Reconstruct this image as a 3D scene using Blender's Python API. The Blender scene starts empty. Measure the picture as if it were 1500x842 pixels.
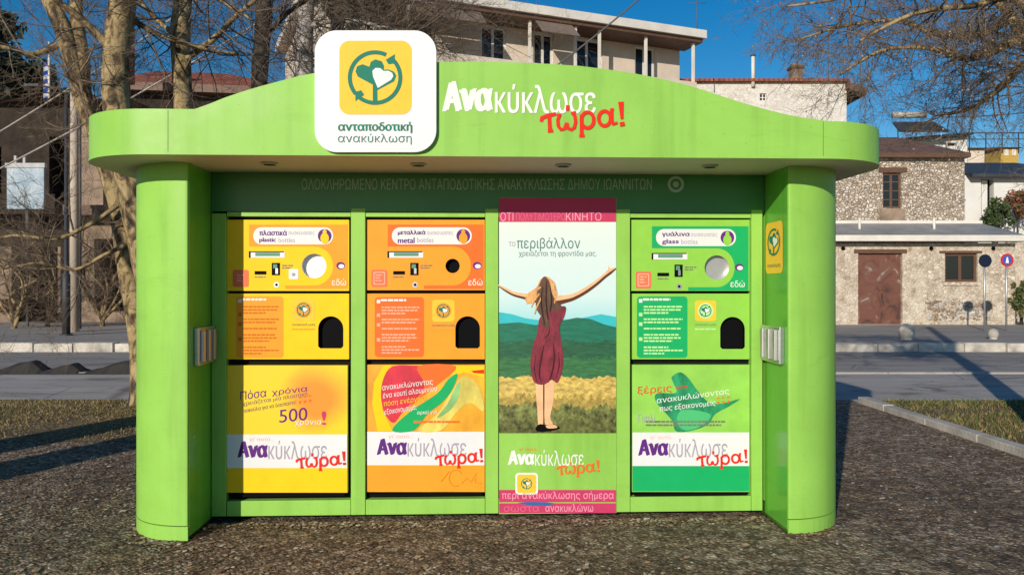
import bpy, bmesh, math, random
from mathutils import Vector, Matrix
from mathutils import noise as mnoise
from mathutils.geometry import delaunay_2d_cdt
R = math.radians
rnd = random.Random(11)
SC = bpy.context.scene
COL = SC.collection

# ------------------------------------------------------------------ camera, sky, sun, exposure
F, H = 1166.67, 1.53
cd = bpy.data.cameras.new('camera'); cam = bpy.data.objects.new('camera', cd); COL.objects.link(cam)
cam.location = (0, 0, H); cam.rotation_euler = (R(90), 0, 0)
cd.lens = 28.0; cd.sensor_width = 36; cd.clip_end = 3000
SC.camera = cam
SUN_AZ, SUN_EL = 24.0, 18.5          # azimuth of the light's travel, right of straight ahead
w = bpy.data.worlds.new('World'); SC.world = w; w.use_nodes = True
nt = w.node_tree; bg = nt.nodes['Background']
sky = nt.nodes.new('ShaderNodeTexSky'); sky.sky_type = 'NISHITA'; sky.sun_disc = False
sky.sun_elevation = R(SUN_EL); sky.sun_rotation = R(180 + SUN_AZ)
sky.air_density = 1.0; sky.dust_density = 0.3; sky.ozone_density = 2.6; sky.altitude = 500
hs = nt.nodes.new('ShaderNodeHueSaturation'); hs.inputs['Saturation'].default_value = 1.45
nt.links.new(sky.outputs[0], hs.inputs['Color']); nt.links.new(hs.outputs[0], bg.inputs[0])
bg.inputs[1].default_value = 0.098
sd = bpy.data.lights.new('sun', 'SUN'); sun = bpy.data.objects.new('sun', sd); COL.objects.link(sun)
sd.energy = 4.1; sd.angle = R(0.55); sd.color = (1.0, 0.90, 0.75)
ld = Vector((math.sin(R(SUN_AZ)) * math.cos(R(SUN_EL)), math.cos(R(SUN_AZ)) * math.cos(R(SUN_EL)), -math.sin(R(SUN_EL))))
sun.rotation_euler = ld.to_track_quat('-Z', 'Y').to_euler(); sun.location = (-6, -14, 12)
SC.view_settings.view_transform = 'Standard'; SC.view_settings.look = 'None'
SC.view_settings.exposure = 0.0; SC.view_settings.gamma = 1.0

# ------------------------------------------------------------------ helpers
def S(r, g, b):
    f = lambda c: (c / 255 / 12.92) if c / 255 <= 0.04045 else ((c / 255 + 0.055) / 1.055) ** 2.4
    return (f(r), f(g), f(b))

def nodes_of(name):
    m = bpy.data.materials.new(name); m.use_nodes = True
    t = m.node_tree; return m, t, t.nodes['Principled BSDF']

def N(t, typ, **kw):
    n = t.nodes.new(typ)
    for k, v in kw.items():
        if hasattr(n, k) and k not in n.inputs: setattr(n, k, v)
        else: n.inputs[k].default_value = v
    return n

def ramp(t, stops, interp='LINEAR'):
    n = t.nodes.new('ShaderNodeValToRGB'); e = n.color_ramp.elements; n.color_ramp.interpolation = interp
    while len(e) < len(stops): e.new(0.5)
    for i, (p, c) in enumerate(stops):
        e[i].position = p; e[i].color = (*c, 1) if len(c) == 3 else c
    return n

def mixc(t, fac, a, b, mode='MIX'):
    n = t.nodes.new('ShaderNodeMix'); n.data_type = 'RGBA'; n.blend_type = mode
    for sock, v in ((n.inputs[0], fac), (n.inputs[6], a), (n.inputs[7], b)):
        if hasattr(v, 'default_value') or hasattr(v, 'is_linked'): t.links.new(v, sock)
        elif isinstance(v, (int, float)): sock.default_value = v
        else: sock.default_value = (*v, 1)
    return n.outputs[2]

def sc(c, k): return tuple(min(1, x * k) for x in c)

def mat(name, col, rough=0.6, metal=0.0, var=0.12, vs=3.0, bump=0.0, bs=40.0, coat=0.0, stretch=(1, 1, 1)):
    m, t, p = nodes_of(name)
    p.inputs['Roughness'].default_value = rough; p.inputs['Metallic'].default_value = metal
    if coat:
        p.inputs['Coat Weight'].default_value = coat; p.inputs['Coat Roughness'].default_value = 0.08
    tc = N(t, 'ShaderNodeTexCoord'); mp = N(t, 'ShaderNodeMapping'); mp.inputs['Scale'].default_value = stretch
    t.links.new(tc.outputs['Object'], mp.inputs[0])
    if var:
        nz = N(t, 'ShaderNodeTexNoise', Scale=vs, Detail=6.0, Roughness=0.65)
        t.links.new(mp.outputs[0], nz.inputs['Vector'])
        rp = ramp(t, [(0.3, sc(col, 1 - var)), (0.7, sc(col, 1 + var))])
        t.links.new(nz.outputs[0], rp.inputs[0]); t.links.new(rp.outputs[0], p.inputs['Base Color'])
    else:
        p.inputs['Base Color'].default_value = (*col, 1)
    if bump:
        nb = N(t, 'ShaderNodeTexNoise', Scale=bs, Detail=4.0); t.links.new(mp.outputs[0], nb.inputs['Vector'])
        b = N(t, 'ShaderNodeBump', Strength=bump, Distance=0.02)
        t.links.new(nb.outputs[0], b.inputs['Height']); t.links.new(b.outputs[0], p.inputs['Normal'])
    return m

class MB:
    """collects shapes and links them as one mesh object"""
    def __init__(s): s.v = []; s.f = []; s.m = []; s.sm = []; s.mats = []
    def mi(s, m):
        if m not in s.mats: s.mats.append(m)
        return s.mats.index(m)
    def add(s, vs, fs, m, smooth=False):
        o = len(s.v); s.v += [tuple(v) for v in vs]; k = s.mi(m)
        for f in fs: s.f.append([i + o for i in f]); s.m.append(k); s.sm.append(smooth)
    def poly(s, pts, m): s.add(pts, [list(range(len(pts)))], m)
    def box(s, a, b, m):
        x0, y0, z0 = a; x1, y1, z1 = b
        s.add([(x0,y0,z0),(x1,y0,z0),(x1,y1,z0),(x0,y1,z0),(x0,y0,z1),(x1,y0,z1),(x1,y1,z1),(x0,y1,z1)],
              [(0,3,2,1),(4,5,6,7),(0,1,5,4),(1,2,6,5),(2,3,7,6),(3,0,4,7)], m)
    def prism(s, plan, z0, z1, m, smooth=False, caps=True):
        n = len(plan)
        s.add([(x,y,z0) for x,y in plan] + [(x,y,z1) for x,y in plan],
              [(i,(i+1)%n,(i+1)%n+n,i+n) for i in range(n)], m, smooth)
        if caps:
            s.add([(x,y,z0) for x,y in plan], [list(range(n))[::-1]], m); s.add([(x,y,z1) for x,y in plan], [list(range(n))], m)
    def slab(s, pts, off, m):
        """polygon pts (3D) given the thickness vector off"""
        n = len(pts); off = Vector(off); b = [Vector(p) + off for p in pts]
        s.add(list(pts) + b, [list(range(n))] + [[i + n for i in range(n)][::-1]] + [(i, (i+1)%n, (i+1)%n+n, i+n) for i in range(n)], m)
    def tube(s, pts, rads, sides, m, cap=True):
        pts = [Vector(p) for p in pts]; vs = []; fs = []
        ref = Vector((0.31, 0.17, 0.93)).normalized()
        for i, p in enumerate(pts):
            d = (pts[min(i+1, len(pts)-1)] - pts[max(i-1, 0)]).normalized()
            if abs(d.dot(ref)) > 0.95: ref2 = Vector((1, 0, 0))
            else: ref2 = ref
            a = d.cross(ref2).normalized(); b = d.cross(a)
            r = rads[i] if hasattr(rads, '__len__') else rads
            for k in range(sides):
                t = 2 * math.pi * k / sides; vs.append(p + a * (r * math.cos(t)) + b * (r * math.sin(t)))
        for i in range(len(pts) - 1):
            for k in range(sides):
                k2 = (k + 1) % sides; fs.append((i*sides+k, i*sides+k2, (i+1)*sides+k2, (i+1)*sides+k))
        if cap and sides > 3:
            fs.append(list(range(sides))[::-1]); fs.append([(len(pts)-1)*sides + k for k in range(sides)])
        s.add(vs, fs, m, True)
    def ball(s, c, r, m, seg=10, sq=1.0):
        vs = []; fs = []; rings = max(4, seg // 2 + 1)
        for i in range(rings + 1):
            a = math.pi * i / rings
            for k in range(seg):
                t = 2 * math.pi * k / seg
                vs.append((c[0] + r*math.sin(a)*math.cos(t), c[1] + r*math.sin(a)*math.sin(t), c[2] + r*sq*math.cos(a)))
        for i in range(rings):
            for k in range(seg): fs.append((i*seg+k, (i+1)*seg+k, (i+1)*seg+(k+1)%seg, i*seg+(k+1)%seg))
        s.add(vs, fs, m, True)
    def wall(s, x0, x1, z0, z1, holes, y, d, m, back=None):
        """front wall in the plane y with real openings of depth d (towards +y)"""
        xs = sorted({x0, x1, *[h[0] for h in holes], *[h[1] for h in holes]}); zs = sorted({z0, z1, *[h[2] for h in holes], *[h[3] for h in holes]})
        for i in range(len(xs)-1):
            for j in range(len(zs)-1):
                cx, cz = (xs[i]+xs[i+1])/2, (zs[j]+zs[j+1])/2
                if any(h[0] < cx < h[1] and h[2] < cz < h[3] for h in holes): continue
                s.add([(xs[i],y,zs[j]),(xs[i+1],y,zs[j]),(xs[i+1],y,zs[j+1]),(xs[i],y,zs[j+1])], [(0,1,2,3)], m)
        for a, b, c, e in [h[:4] for h in holes]:
            s.add([(a,y,c),(b,y,c),(b,y,e),(a,y,e),(a,y+d,c),(b,y+d,c),(b,y+d,e),(a,y+d,e)], [(0,1,5,4),(1,2,6,5),(2,3,7,6),(3,0,4,7)], m)
            if back: s.add([(a,y+d,c),(b,y+d,c),(b,y+d,e),(a,y+d,e)], [(0,1,2,3)], back)
    def build(s, name, parent=None, loc=None, bevel=0.0):
        me = bpy.data.meshes.new(name); me.from_pydata(s.v, [], s.f)
        for m in s.mats: me.materials.append(m)
        me.polygons.foreach_set('material_index', s.m); me.polygons.foreach_set('use_smooth', s.sm); me.update()
        o = bpy.data.objects.new(name, me); COL.objects.link(o)
        if parent: o.parent = parent
        if loc: o.location = loc
        if bevel:
            b = o.modifiers.new('bevel', 'BEVEL'); b.width = bevel; b.segments = 2; b.limit_method = 'ANGLE'; b.angle_limit = R(40)
        return o

def tag(o, label=None, cat=None, group=None, kind=None):
    for k, v in (('label', label), ('category', cat), ('group', group), ('kind', kind)):
        if v: o[k] = v
    return o
def empty(name, loc, rz=0, label=None, cat=None, group=None):
    o = bpy.data.objects.new(name, None); COL.objects.link(o); o.location = loc; o.rotation_euler = (0, 0, rz)
    return tag(o, label, cat, group)
def struct(o): o['kind'] = 'structure'; return o

def at(px, py, Y): return Vector(((px-750)/F*Y, Y, H-(py-421)/F*Y))     # point of the place at distance Y
def gnd(px, py, z=0.0):
    Y = (H - z) * F / (py - 421); return Vector(((px-750)/F*Y, Y, z))

# ------------------------------------------------------------------ materials
G = (0.30, 0.605, 0.10)
def paint(name, col, rough=0.42, grime=0.10):
    m, t, p = nodes_of(name); p.inputs['Specular IOR Level'].default_value = 0.3
    tc = N(t, 'ShaderNodeTexCoord')
    n1 = N(t, 'ShaderNodeTexNoise', Scale=1.6, Detail=7.0, Roughness=0.7); t.links.new(tc.outputs['Object'], n1.inputs['Vector'])
    mp = N(t, 'ShaderNodeMapping'); mp.inputs['Scale'].default_value = (9, 9, 0.7); t.links.new(tc.outputs['Object'], mp.inputs[0])
    n2 = N(t, 'ShaderNodeTexNoise', Scale=1.0, Detail=5.0, Roughness=0.6); t.links.new(mp.outputs[0], n2.inputs['Vector'])
    r1 = ramp(t, [(0.3, sc(col, 1-grime)), (0.7, sc(col, 1+grime*0.6))]); t.links.new(n1.outputs[0], r1.inputs[0])
    r2 = ramp(t, [(0.33, (0.66, 0.70, 0.58)), (0.5, (0.97, 0.98, 0.95)), (0.7, (1.04, 1.03, 1.02))]); t.links.new(n2.outputs[0], r2.inputs[0])
    c = mixc(t, 0.38, r1.outputs[0], r2.outputs[0], 'MULTIPLY'); 
    n3 = N(t, 'ShaderNodeTexNoise', Scale=70.0, Detail=3.0); t.links.new(tc.outputs['Object'], n3.inputs['Vector'])
    sp = ramp(t, [(0.66, (0, 0, 0)), (0.74, (1, 1, 1))]); t.links.new(n3.outputs[0], sp.inputs[0])
    c2 = mixc(t, sp.outputs[0], c, sc(col, 0.8))
    mp4 = N(t, 'ShaderNodeMapping'); mp4.inputs['Scale'].default_value = (1.2, 1.2, 6.0); mp4.inputs['Rotation'].default_value = (0, 0.35, 0); t.links.new(tc.outputs['Object'], mp4.inputs[0])
    n4 = N(t, 'ShaderNodeTexNoise', Scale=1.3, Detail=9.0, Roughness=0.75, Distortion=0.6); t.links.new(mp4.outputs[0], n4.inputs['Vector'])
    r4 = ramp(t, [(0.58, (0, 0, 0)), (0.72, (0.45, 0.45, 0.45))]); t.links.new(n4.outputs[0], r4.inputs[0])
    c2 = mixc(t, r4.outputs[0], c2, sc(col, 0.72))
    t.links.new(c2, p.inputs['Base Color'])
    rr = ramp(t, [(0.3, (rough*0.8,)*3), (0.75, (min(1, rough*1.6),)*3)]); t.links.new(n1.outputs[0], rr.inputs[0]); t.links.new(rr.outputs[0], p.inputs['Roughness'])
    b = N(t, 'ShaderNodeBump', Strength=0.05, Distance=0.02); nb = N(t, 'ShaderNodeTexNoise', Scale=2.2, Detail=2.0); t.links.new(tc.outputs['Object'], nb.inputs['Vector'])
    t.links.new(nb.outputs[0], b.inputs['Height']); t.links.new(b.outputs[0], p.inputs['Normal'])
    return m
def prt(name, col, rough=0.5):
    m = mat(name, col, rough=rough, var=0.05, vs=9); m.node_tree.nodes['Principled BSDF'].inputs['Specular IOR Level'].default_value = 0.2; return m
M = {}
M['green'] = paint('green_paint', G)
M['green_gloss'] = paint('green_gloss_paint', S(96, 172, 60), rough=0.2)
M['header'] = mat('dark_green_header', S(52, 124, 52), rough=0.35, var=0.12)
M['soffit'] = mat('soffit_white', S(206, 196, 180), rough=0.6, var=0.06)
M['black'] = mat('black_plastic', (0.006, 0.006, 0.007), rough=0.5, var=0)
M['gap'] = mat('dark_gap', (0.012, 0.013, 0.012), rough=0.9, var=0)
for k_ in ('black', 'gap'): M[k_].node_tree.nodes['Principled BSDF'].inputs['Specular IOR Level'].default_value = 0.03
M['steel'] = mat('brushed_steel', (0.62, 0.63, 0.64), rough=0.32, metal=0.9, var=0.08, stretch=(1, 1, 30))
M['alu'] = mat('dull_aluminium', (0.50, 0.50, 0.49), rough=0.45, metal=0.7, var=0.1)
M['white'] = mat('white_print', (0.78, 0.79, 0.81), rough=0.45, var=0.04, vs=2)
M['whitetxt'] = prt('white_lettering', (0.84, 0.85, 0.82))
M['red'] = prt('red_lettering', S(226, 44, 28))
M['teal'] = prt('teal_print', S(12, 122, 100))
M['tealgrey'] = prt('teal_grey_print', S(70, 120, 118))
M['signyellow'] = prt('sign_yellow', S(250, 198, 62))
M['purple'] = prt('purple_print', S(98, 42, 128))
M['lilac'] = prt('grey_lilac_print', S(168, 160, 178))
M['pink'] = prt('pale_pink_print', S(238, 176, 160))
M['magenta'] = prt('magenta_print', S(198, 62, 104))
M['magentatxt'] = prt('pink_lettering', S(238, 160, 186))
M['yellow'] = prt('yellow_panel', S(250, 204, 24))
M['amber'] = prt('amber_print', S(244, 160, 44))
M['orange'] = prt('orange_panel', S(246, 160, 46))
M['deeporange'] = prt('deep_orange_print', S(240, 112, 44))
M['lime'] = prt('lime_panel', S(144, 204, 78))
M['emerald'] = prt('emerald_print', S(24, 172, 100))
M['coral'] = prt('coral_sticker', S(240, 118, 84))
M['coraltxt'] = prt('coral_pale_print', S(250, 176, 150))
M['amberline'] = prt('amber_dark_print', S(206, 110, 24))
M['greenline'] = prt('pale_green_print', S(190, 235, 160))
M['seam'] = prt('seam_shadow_gap', S(96, 140, 60))
M['greytxt'] = prt('grey_print', S(120, 120, 110))
M['headtxt'] = prt('grey_green_lettering', S(158, 190, 168))
M['lcd'] = mat('display_glass', S(96, 150, 128), rough=0.15, var=0.1)
M['skin'] = mat('printed_skin', S(236, 186, 140), rough=0.45, var=0.16, vs=14); M['skindark'] = prt('printed_skin_dark', S(96, 54, 38))
M['hair'] = mat('printed_hair', S(92, 62, 46), rough=0.45, var=0.6, vs=26, stretch=(2.2, 1, 0.5)); M['hairlight'] = mat('printed_hair_edge', S(222, 166, 104), rough=0.45, var=0.3, vs=30, stretch=(2, 1, 0.6))
M['dress'] = mat('printed_dress', S(126, 36, 54), rough=0.45, var=0.5, vs=22, stretch=(1.6, 1, 0.7))
M['hill'] = mat('printed_hills', S(22, 110, 86), rough=0.45, var=0.3, vs=10, stretch=(1, 1, 5))
M['hillfar'] = prt('printed_far_hills', S(60, 186, 196))
M['field'] = mat('printed_field', S(34, 92, 62), rough=0.45, var=0.4, vs=16, stretch=(1, 1, 5))
M['straw'] = mat('printed_straw', S(204, 176, 92), rough=0.45, var=0.55, vs=26, stretch=(1, 1, 1.6))
M['dressdark'] = prt('printed_dress_fold', S(78, 20, 34)); M['hairdark'] = prt('printed_hair_dark', S(44, 30, 30)); M['fieldlow'] = mat('printed_low_field', S(52, 112, 66), rough=0.45, var=0.4, vs=16, stretch=(1, 1, 4)); M['strawdark'] = mat('printed_dark_straw', S(168, 146, 70), rough=0.45, var=0.6, vs=28); M['meadowlow'] = mat('printed_low_meadow', S(92, 96, 48), rough=0.45, var=0.9, vs=26)
M['meadow'] = mat('printed_meadow', S(112, 118, 62), rough=0.45, var=0.9, vs=24)

def ground_mat(name, cols, scale, line=0.0, patch=(0.5, 0.42, 0.34)):
    m, t, p = nodes_of(name); p.inputs['Roughness'].default_value = 0.9
    tc = N(t, 'ShaderNodeTexCoord')
    v = N(t, 'ShaderNodeTexVoronoi', Scale=scale, Randomness=1.0); t.links.new(tc.outputs['Object'], v.inputs['Vector'])
    sep = N(t, 'ShaderNodeSeparateColor'); t.links.new(v.outputs['Color'], sep.inputs[0])
    rp = ramp(t, cols); t.links.new(sep.outputs[0], rp.inputs[0])
    v2 = N(t, 'ShaderNodeTexVoronoi', Scale=scale*0.37, Randomness=1.0); t.links.new(tc.outputs['Object'], v2.inputs['Vector'])
    s2 = N(t, 'ShaderNodeSeparateColor'); t.links.new(v2.outputs['Color'], s2.inputs[0])
    r2 = ramp(t, cols); t.links.new(s2.outputs[1], r2.inputs[0])
    c = mixc(t, 0.38, rp.outputs[0], r2.outputs[0])
    edge = ramp(t, [(0.0, (1, 1, 1)), (0.55, (0.75, 0.75, 0.75)), (1.0, (0.3, 0.3, 0.3))]); t.links.new(v.outputs['Distance'], edge.inputs[0])
    c = mixc(t, 0.8, c, edge.outputs[0], 'MULTIPLY')
    nz = N(t, 'ShaderNodeTexNoise', Scale=0.9, Detail=8.0, Roughness=0.7); t.links.new(tc.outputs['Object'], nz.inputs['Vector'])
    rz = ramp(t, [(0.34, patch), (0.5, (0.95, 0.92, 0.86)), (0.66, (1.3, 1.22, 1.12))]); t.links.new(nz.outputs[0], rz.inputs[0])
    c = mixc(t, 0.9, c, rz.outputs[0], 'MULTIPLY')
    if line:
        n7 = N(t, 'ShaderNodeTexNoise', Scale=9.0, Detail=7.0, Roughness=0.8); t.links.new(tc.outputs['Object'], n7.inputs['Vector'])
        m7 = ramp(t, [(0.38, (0.52, 0.48, 0.43)), (0.52, (1, 1, 1)), (0.64, (1.45, 1.38, 1.28))]); t.links.new(n7.outputs[0], m7.inputs[0])
        c = mixc(t, 1.0, c, m7.outputs[0], 'MULTIPLY')
        n5 = N(t, 'ShaderNodeTexNoise', Scale=2.3, Detail=9.0, Roughness=0.75); t.links.new(tc.outputs['Object'], n5.inputs['Vector'])
        m5 = ramp(t, [(0.52, (0, 0, 0)), (0.66, (0.6, 0.6, 0.6))]); t.links.new(n5.outputs[0], m5.inputs[0])
        c = mixc(t, m5.outputs[0], c, mixc(t, 1.0, c, (0.62, 0.62, 0.36), 'MULTIPLY'))
        n6 = N(t, 'ShaderNodeTexNoise', Scale=0.55, Detail=7.0, Roughness=0.7, Distortion=0.7); t.links.new(tc.outputs['Object'], n6.inputs['Vector'])
        m6 = ramp(t, [(0.54, (1, 1, 1)), (0.66, (0.5, 0.47, 0.44))]); t.links.new(n6.outputs[0], m6.inputs[0])
        c = mixc(t, 1.0, c, m6.outputs[0], 'MULTIPLY')
        sx = N(t, 'ShaderNodeSeparateXYZ'); t.links.new(tc.outputs['Object'], sx.inputs[0])
        for k, off in ((0, 0.35), (1, 0.1)):
            a = N(t, 'ShaderNodeMath', operation='ADD'); a.inputs[1].default_value = off + 100 * line; t.links.new(sx.outputs[k], a.inputs[0])
            w_ = N(t, 'ShaderNodeMath', operation='PINGPONG'); w_.inputs[1].default_value = line / 2; t.links.new(a.outputs[0], w_.inputs[0])
            lt = N(t, 'ShaderNodeMath', operation='LESS_THAN'); lt.inputs[1].default_value = 0.007; t.links.new(w_.outputs[0], lt.inputs[0])
            ml = N(t, 'ShaderNodeMath', operation='MULTIPLY'); ml.inputs[1].default_value = 0.4; t.links.new(lt.outputs[0], ml.inputs[0]); c = mixc(t, ml.outputs[0], c, (0.04, 0.03, 0.022))
    t.links.new(c, p.inputs['Base Color'])
    b = N(t, 'ShaderNodeBump', Strength=0.9, Distance=0.012, invert=True); t.links.new(v.outputs['Distance'], b.inputs['Height']); t.links.new(b.outputs[0], p.inputs['Normal'])
    return m
PEB = [(0.0, (0.070, 0.043, 0.027)), (0.4, (0.17, 0.112, 0.072)), (0.72, (0.35, 0.26, 0.185)), (0.9, (0.56, 0.46, 0.36)), (1.0, (0.76, 0.66, 0.54))]
M['plaza'] = ground_mat('pebble_concrete', PEB, 52, line=1.28, patch=(0.52, 0.46, 0.38))
M['dirt'] = ground_mat('dry_soil', [(0, (0.06, 0.045, 0.03)), (0.7, (0.13, 0.10, 0.07)), (1, (0.22, 0.18, 0.13))], 20)
M['soil'] = ground_mat('verge_soil', [(0, (0.10, 0.075, 0.03)), (0.7, (0.22, 0.16, 0.065)), (1, (0.33, 0.25, 0.12))], 30)
M['moundshade'] = mat('mound_shade_colour', (0.03, 0.027, 0.024), rough=0.95, var=0.4, vs=4, bump=0.6, bs=14)  # near-black base colour stands in for shade on the humps
M['asphalt'] = mat('worn_asphalt', (0.27, 0.25, 0.235), rough=0.9, var=0.25, vs=0.8, bump=0.3, bs=60, stretch=(0.35, 1.6, 1))
M['apron'] = mat('pale_road', (0.38, 0.352, 0.33), rough=0.9, var=0.2, vs=0.9, bump=0.25, bs=60, stretch=(0.3, 2.0, 1))
for k_ in ('asphalt', 'apron'):
    t = M[k_].node_tree; p = t.nodes['Principled BSDF']; old = p.inputs['Base Color'].links[0].from_socket
    tc = N(t, 'ShaderNodeTexCoord'); mp = N(t, 'ShaderNodeMapping'); mp.inputs['Scale'].default_value = (0.35, 1.0, 1); t.links.new(tc.outputs['Object'], mp.inputs[0])
    v = N(t, 'ShaderNodeTexNoise', Scale=1.1, Detail=9.0, Roughness=0.8, Distortion=0.8); t.links.new(mp.outputs[0], v.inputs['Vector'])
    r_ = ramp(t, [(0.40, (0.45, 0.43, 0.40)), (0.46, (1, 1, 1)), (0.58, (1, 1, 1)), (0.64, (0.72, 0.70, 0.66))]); t.links.new(v.outputs[0], r_.inputs[0])
    e_ = N(t, 'ShaderNodeTexVoronoi', Scale=0.55, feature='DISTANCE_TO_EDGE'); t.links.new(tc.outputs['Object'], e_.inputs['Vector'])
    r2_ = ramp(t, [(0.0, (0.4, 0.38, 0.36)), (0.012, (1, 1, 1))]); t.links.new(e_.outputs['Distance'], r2_.inputs[0])
    t.links.new(mixc(t, 0.8, mixc(t, 0.85, old, r_.outputs[0], 'MULTIPLY'), r2_.outputs[0], 'MULTIPLY'), p.inputs['Base Color'])
M['pave'] = mat('sidewalk_concrete', (0.27, 0.25, 0.23), rough=0.9, var=0.25, vs=0.8, bump=0.2, bs=30, stretch=(0.5, 1.6, 1))
M['kerb'] = mat('kerb_whitewash', (0.50, 0.46, 0.40), rough=0.85, var=0.5, vs=2.2, bump=0.4, bs=12)
M['edging'] = mat('edging_concrete', (0.42, 0.39, 0.35), rough=0.85, var=0.3, vs=3, bump=0.3, bs=30)

def rubble(name, stops, joint, scale=3.2, width=0.09, stretch=(1, 1, 1.5)):
    m, t, p = nodes_of(name); p.inputs['Roughness'].default_value = 0.9
    tc = N(t, 'ShaderNodeTexCoord'); mp = N(t, 'ShaderNodeMapping'); mp.inputs['Scale'].default_value = stretch
    t.links.new(tc.outputs['Object'], mp.inputs[0])
    nd = N(t, 'ShaderNodeTexNoise', Scale=2.5, Detail=3.0); t.links.new(mp.outputs[0], nd.inputs['Vector'])
    va = N(t, 'ShaderNodeVectorMath', operation='MULTIPLY_ADD'); va.inputs[1].default_value = (0.25,)*3
    t.links.new(nd.outputs['Color'], va.inputs[0]); t.links.new(mp.outputs[0], va.inputs[2])
    v = N(t, 'ShaderNodeTexVoronoi', Scale=scale); t.links.new(va.outputs[0], v.inputs['Vector'])
    e = N(t, 'ShaderNodeTexVoronoi', Scale=scale, feature='DISTANCE_TO_EDGE'); t.links.new(va.outputs[0], e.inputs['Vector'])
    s_ = N(t, 'ShaderNodeSeparateColor'); t.links.new(v.outputs['Color'], s_.inputs[0])
    rp = ramp(t, stops); t.links.new(s_.outputs[0], rp.inputs[0])
    nz = N(t, 'ShaderNodeTexNoise', Scale=9.0, Detail=6.0); t.links.new(mp.outputs[0], nz.inputs['Vector'])
    rz = ramp(t, [(0.3, (0.65, 0.63, 0.6)), (0.65, (1.1, 1.1, 1.1))]); t.links.new(nz.outputs[0], rz.inputs[0])
    c = mixc(t, 0.9, rp.outputs[0], rz.outputs[0], 'MULTIPLY')
    re = ramp(t, [(0.0, (1, 1, 1)), (width, (0, 0, 0))]); t.links.new(e.outputs['Distance'], re.inputs[0])
    c = mixc(t, re.outputs[0], c, joint); t.links.new(c, p.inputs['Base Color'])
    rb = ramp(t, [(0.0, (0, 0, 0)), (width*1.8, (1, 1, 1))]); t.links.new(e.outputs['Distance'], rb.inputs[0])
    b = N(t, 'ShaderNodeBump', Strength=0.9, Distance=0.05); t.links.new(rb.outputs[0], b.inputs['Height']); t.links.new(b.outputs[0], p.inputs['Normal'])
    return m
M['stone'] = rubble('pale_rubble_stone', [(0, (0.34, 0.26, 0.19)), (0.3, (0.58, 0.48, 0.38)), (1, (0.80, 0.72, 0.62))], (0.34, 0.26, 0.19), 7.5, 0.09, (1, 1, 1.35))
def limewash():
    m = rubble('limewashed_stone', [(0, (0.60, 0.55, 0.49)), (0.4, (0.74, 0.70, 0.64)), (1, (0.80, 0.77, 0.72))], (0.56, 0.50, 0.43), 5.5, 0.07)
    t = m.node_tree; p = t.nodes['Principled BSDF']; old = p.inputs['Base Color'].links[0].from_socket
    tc = N(t, 'ShaderNodeTexCoord'); n = N(t, 'ShaderNodeTexNoise', Scale=0.6, Detail=8.0, Roughness=0.75); t.links.new(tc.outputs['Object'], n.inputs['Vector'])
    mk = ramp(t, [(0.42, (0, 0, 0)), (0.55, (1, 1, 1))]); t.links.new(n.outputs[0], mk.inputs[0])
    n2 = N(t, 'ShaderNodeTexNoise', Scale=3.0, Detail=8.0, Roughness=0.8); t.links.new(tc.outputs['Object'], n2.inputs['Vector'])
    pc = ramp(t, [(0.32, (0.48, 0.42, 0.35)), (0.5, (0.74, 0.71, 0.66)), (0.7, (0.80, 0.78, 0.74))]); t.links.new(n2.outputs[0], pc.inputs[0])
    t.links.new(mixc(t, mk.outputs[0], old, pc.outputs[0]), p.inputs['Base Color']); p.inputs['Normal'].links[0].from_node.inputs['Strength'].default_value = 0.35; return m
M['stonewhite'] = limewash()
def patchy():
    """old lime plaster, broken off to the rubble in places"""
    m = rubble('patchy_plaster_rubble', [(0, (0.36, 0.29, 0.21)), (0.4, (0.56, 0.47, 0.37)), (1, (0.78, 0.71, 0.61))], (0.36, 0.28, 0.20), 7.0, 0.09, (1, 1, 1.35))
    t = m.node_tree; p = t.nodes['Principled BSDF']; old = p.inputs['Base Color'].links[0].from_socket
    tc = N(t, 'ShaderNodeTexCoord'); n = N(t, 'ShaderNodeTexNoise', Scale=0.8, Detail=7.0, Roughness=0.7); t.links.new(tc.outputs['Object'], n.inputs['Vector'])
    mk = ramp(t, [(0.40, (0.05, 0.05, 0.05)), (0.58, (0.9, 0.9, 0.9))]); t.links.new(n.outputs[0], mk.inputs[0])
    n2 = N(t, 'ShaderNodeTexNoise', Scale=2.6, Detail=8.0, Roughness=0.75); t.links.new(tc.outputs['Object'], n2.inputs['Vector'])
    pc = ramp(t, [(0.34, (0.22, 0.16, 0.11)), (0.46, (0.56, 0.47, 0.36)), (0.6, (0.70, 0.63, 0.53)), (0.72, (0.48, 0.42, 0.35))]); t.links.new(n2.outputs[0], pc.inputs[0])
    t.links.new(mixc(t, mk.outputs[0], old, pc.outputs[0]), p.inputs['Base Color']); p.inputs['Normal'].links[0].from_node.inputs['Strength'].default_value = 0.45; return m
M['plaster'] = patchy()
M['cream'] = mat('cream_render', (0.68, 0.58, 0.48), rough=0.9, var=0.12, vs=1.0)
M['beige'] = mat('beige_render', (0.27, 0.195, 0.14), rough=0.9, var=0.5, vs=1.2)
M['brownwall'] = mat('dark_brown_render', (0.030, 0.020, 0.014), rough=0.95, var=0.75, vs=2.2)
M['whitewall'] = mat('white_render', (0.72, 0.71, 0.69), rough=0.85, var=0.1, vs=1.2)
M['fascia'] = mat('white_fascia', (0.70, 0.66, 0.60), rough=0.7, var=0.12, vs=1.2)
M['greymetal'] = mat('grey_sheet_metal', (0.30, 0.31, 0.32), rough=0.55, metal=0.2, var=0.25, vs=1.5)
M['slate'] = mat('dark_sheet_roof', (0.035, 0.042, 0.052), rough=0.6, var=0.3, vs=1.5)
M['glass'] = mat('dark_window_glass', (0.015, 0.018, 0.02), rough=0.12, var=0)
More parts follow.
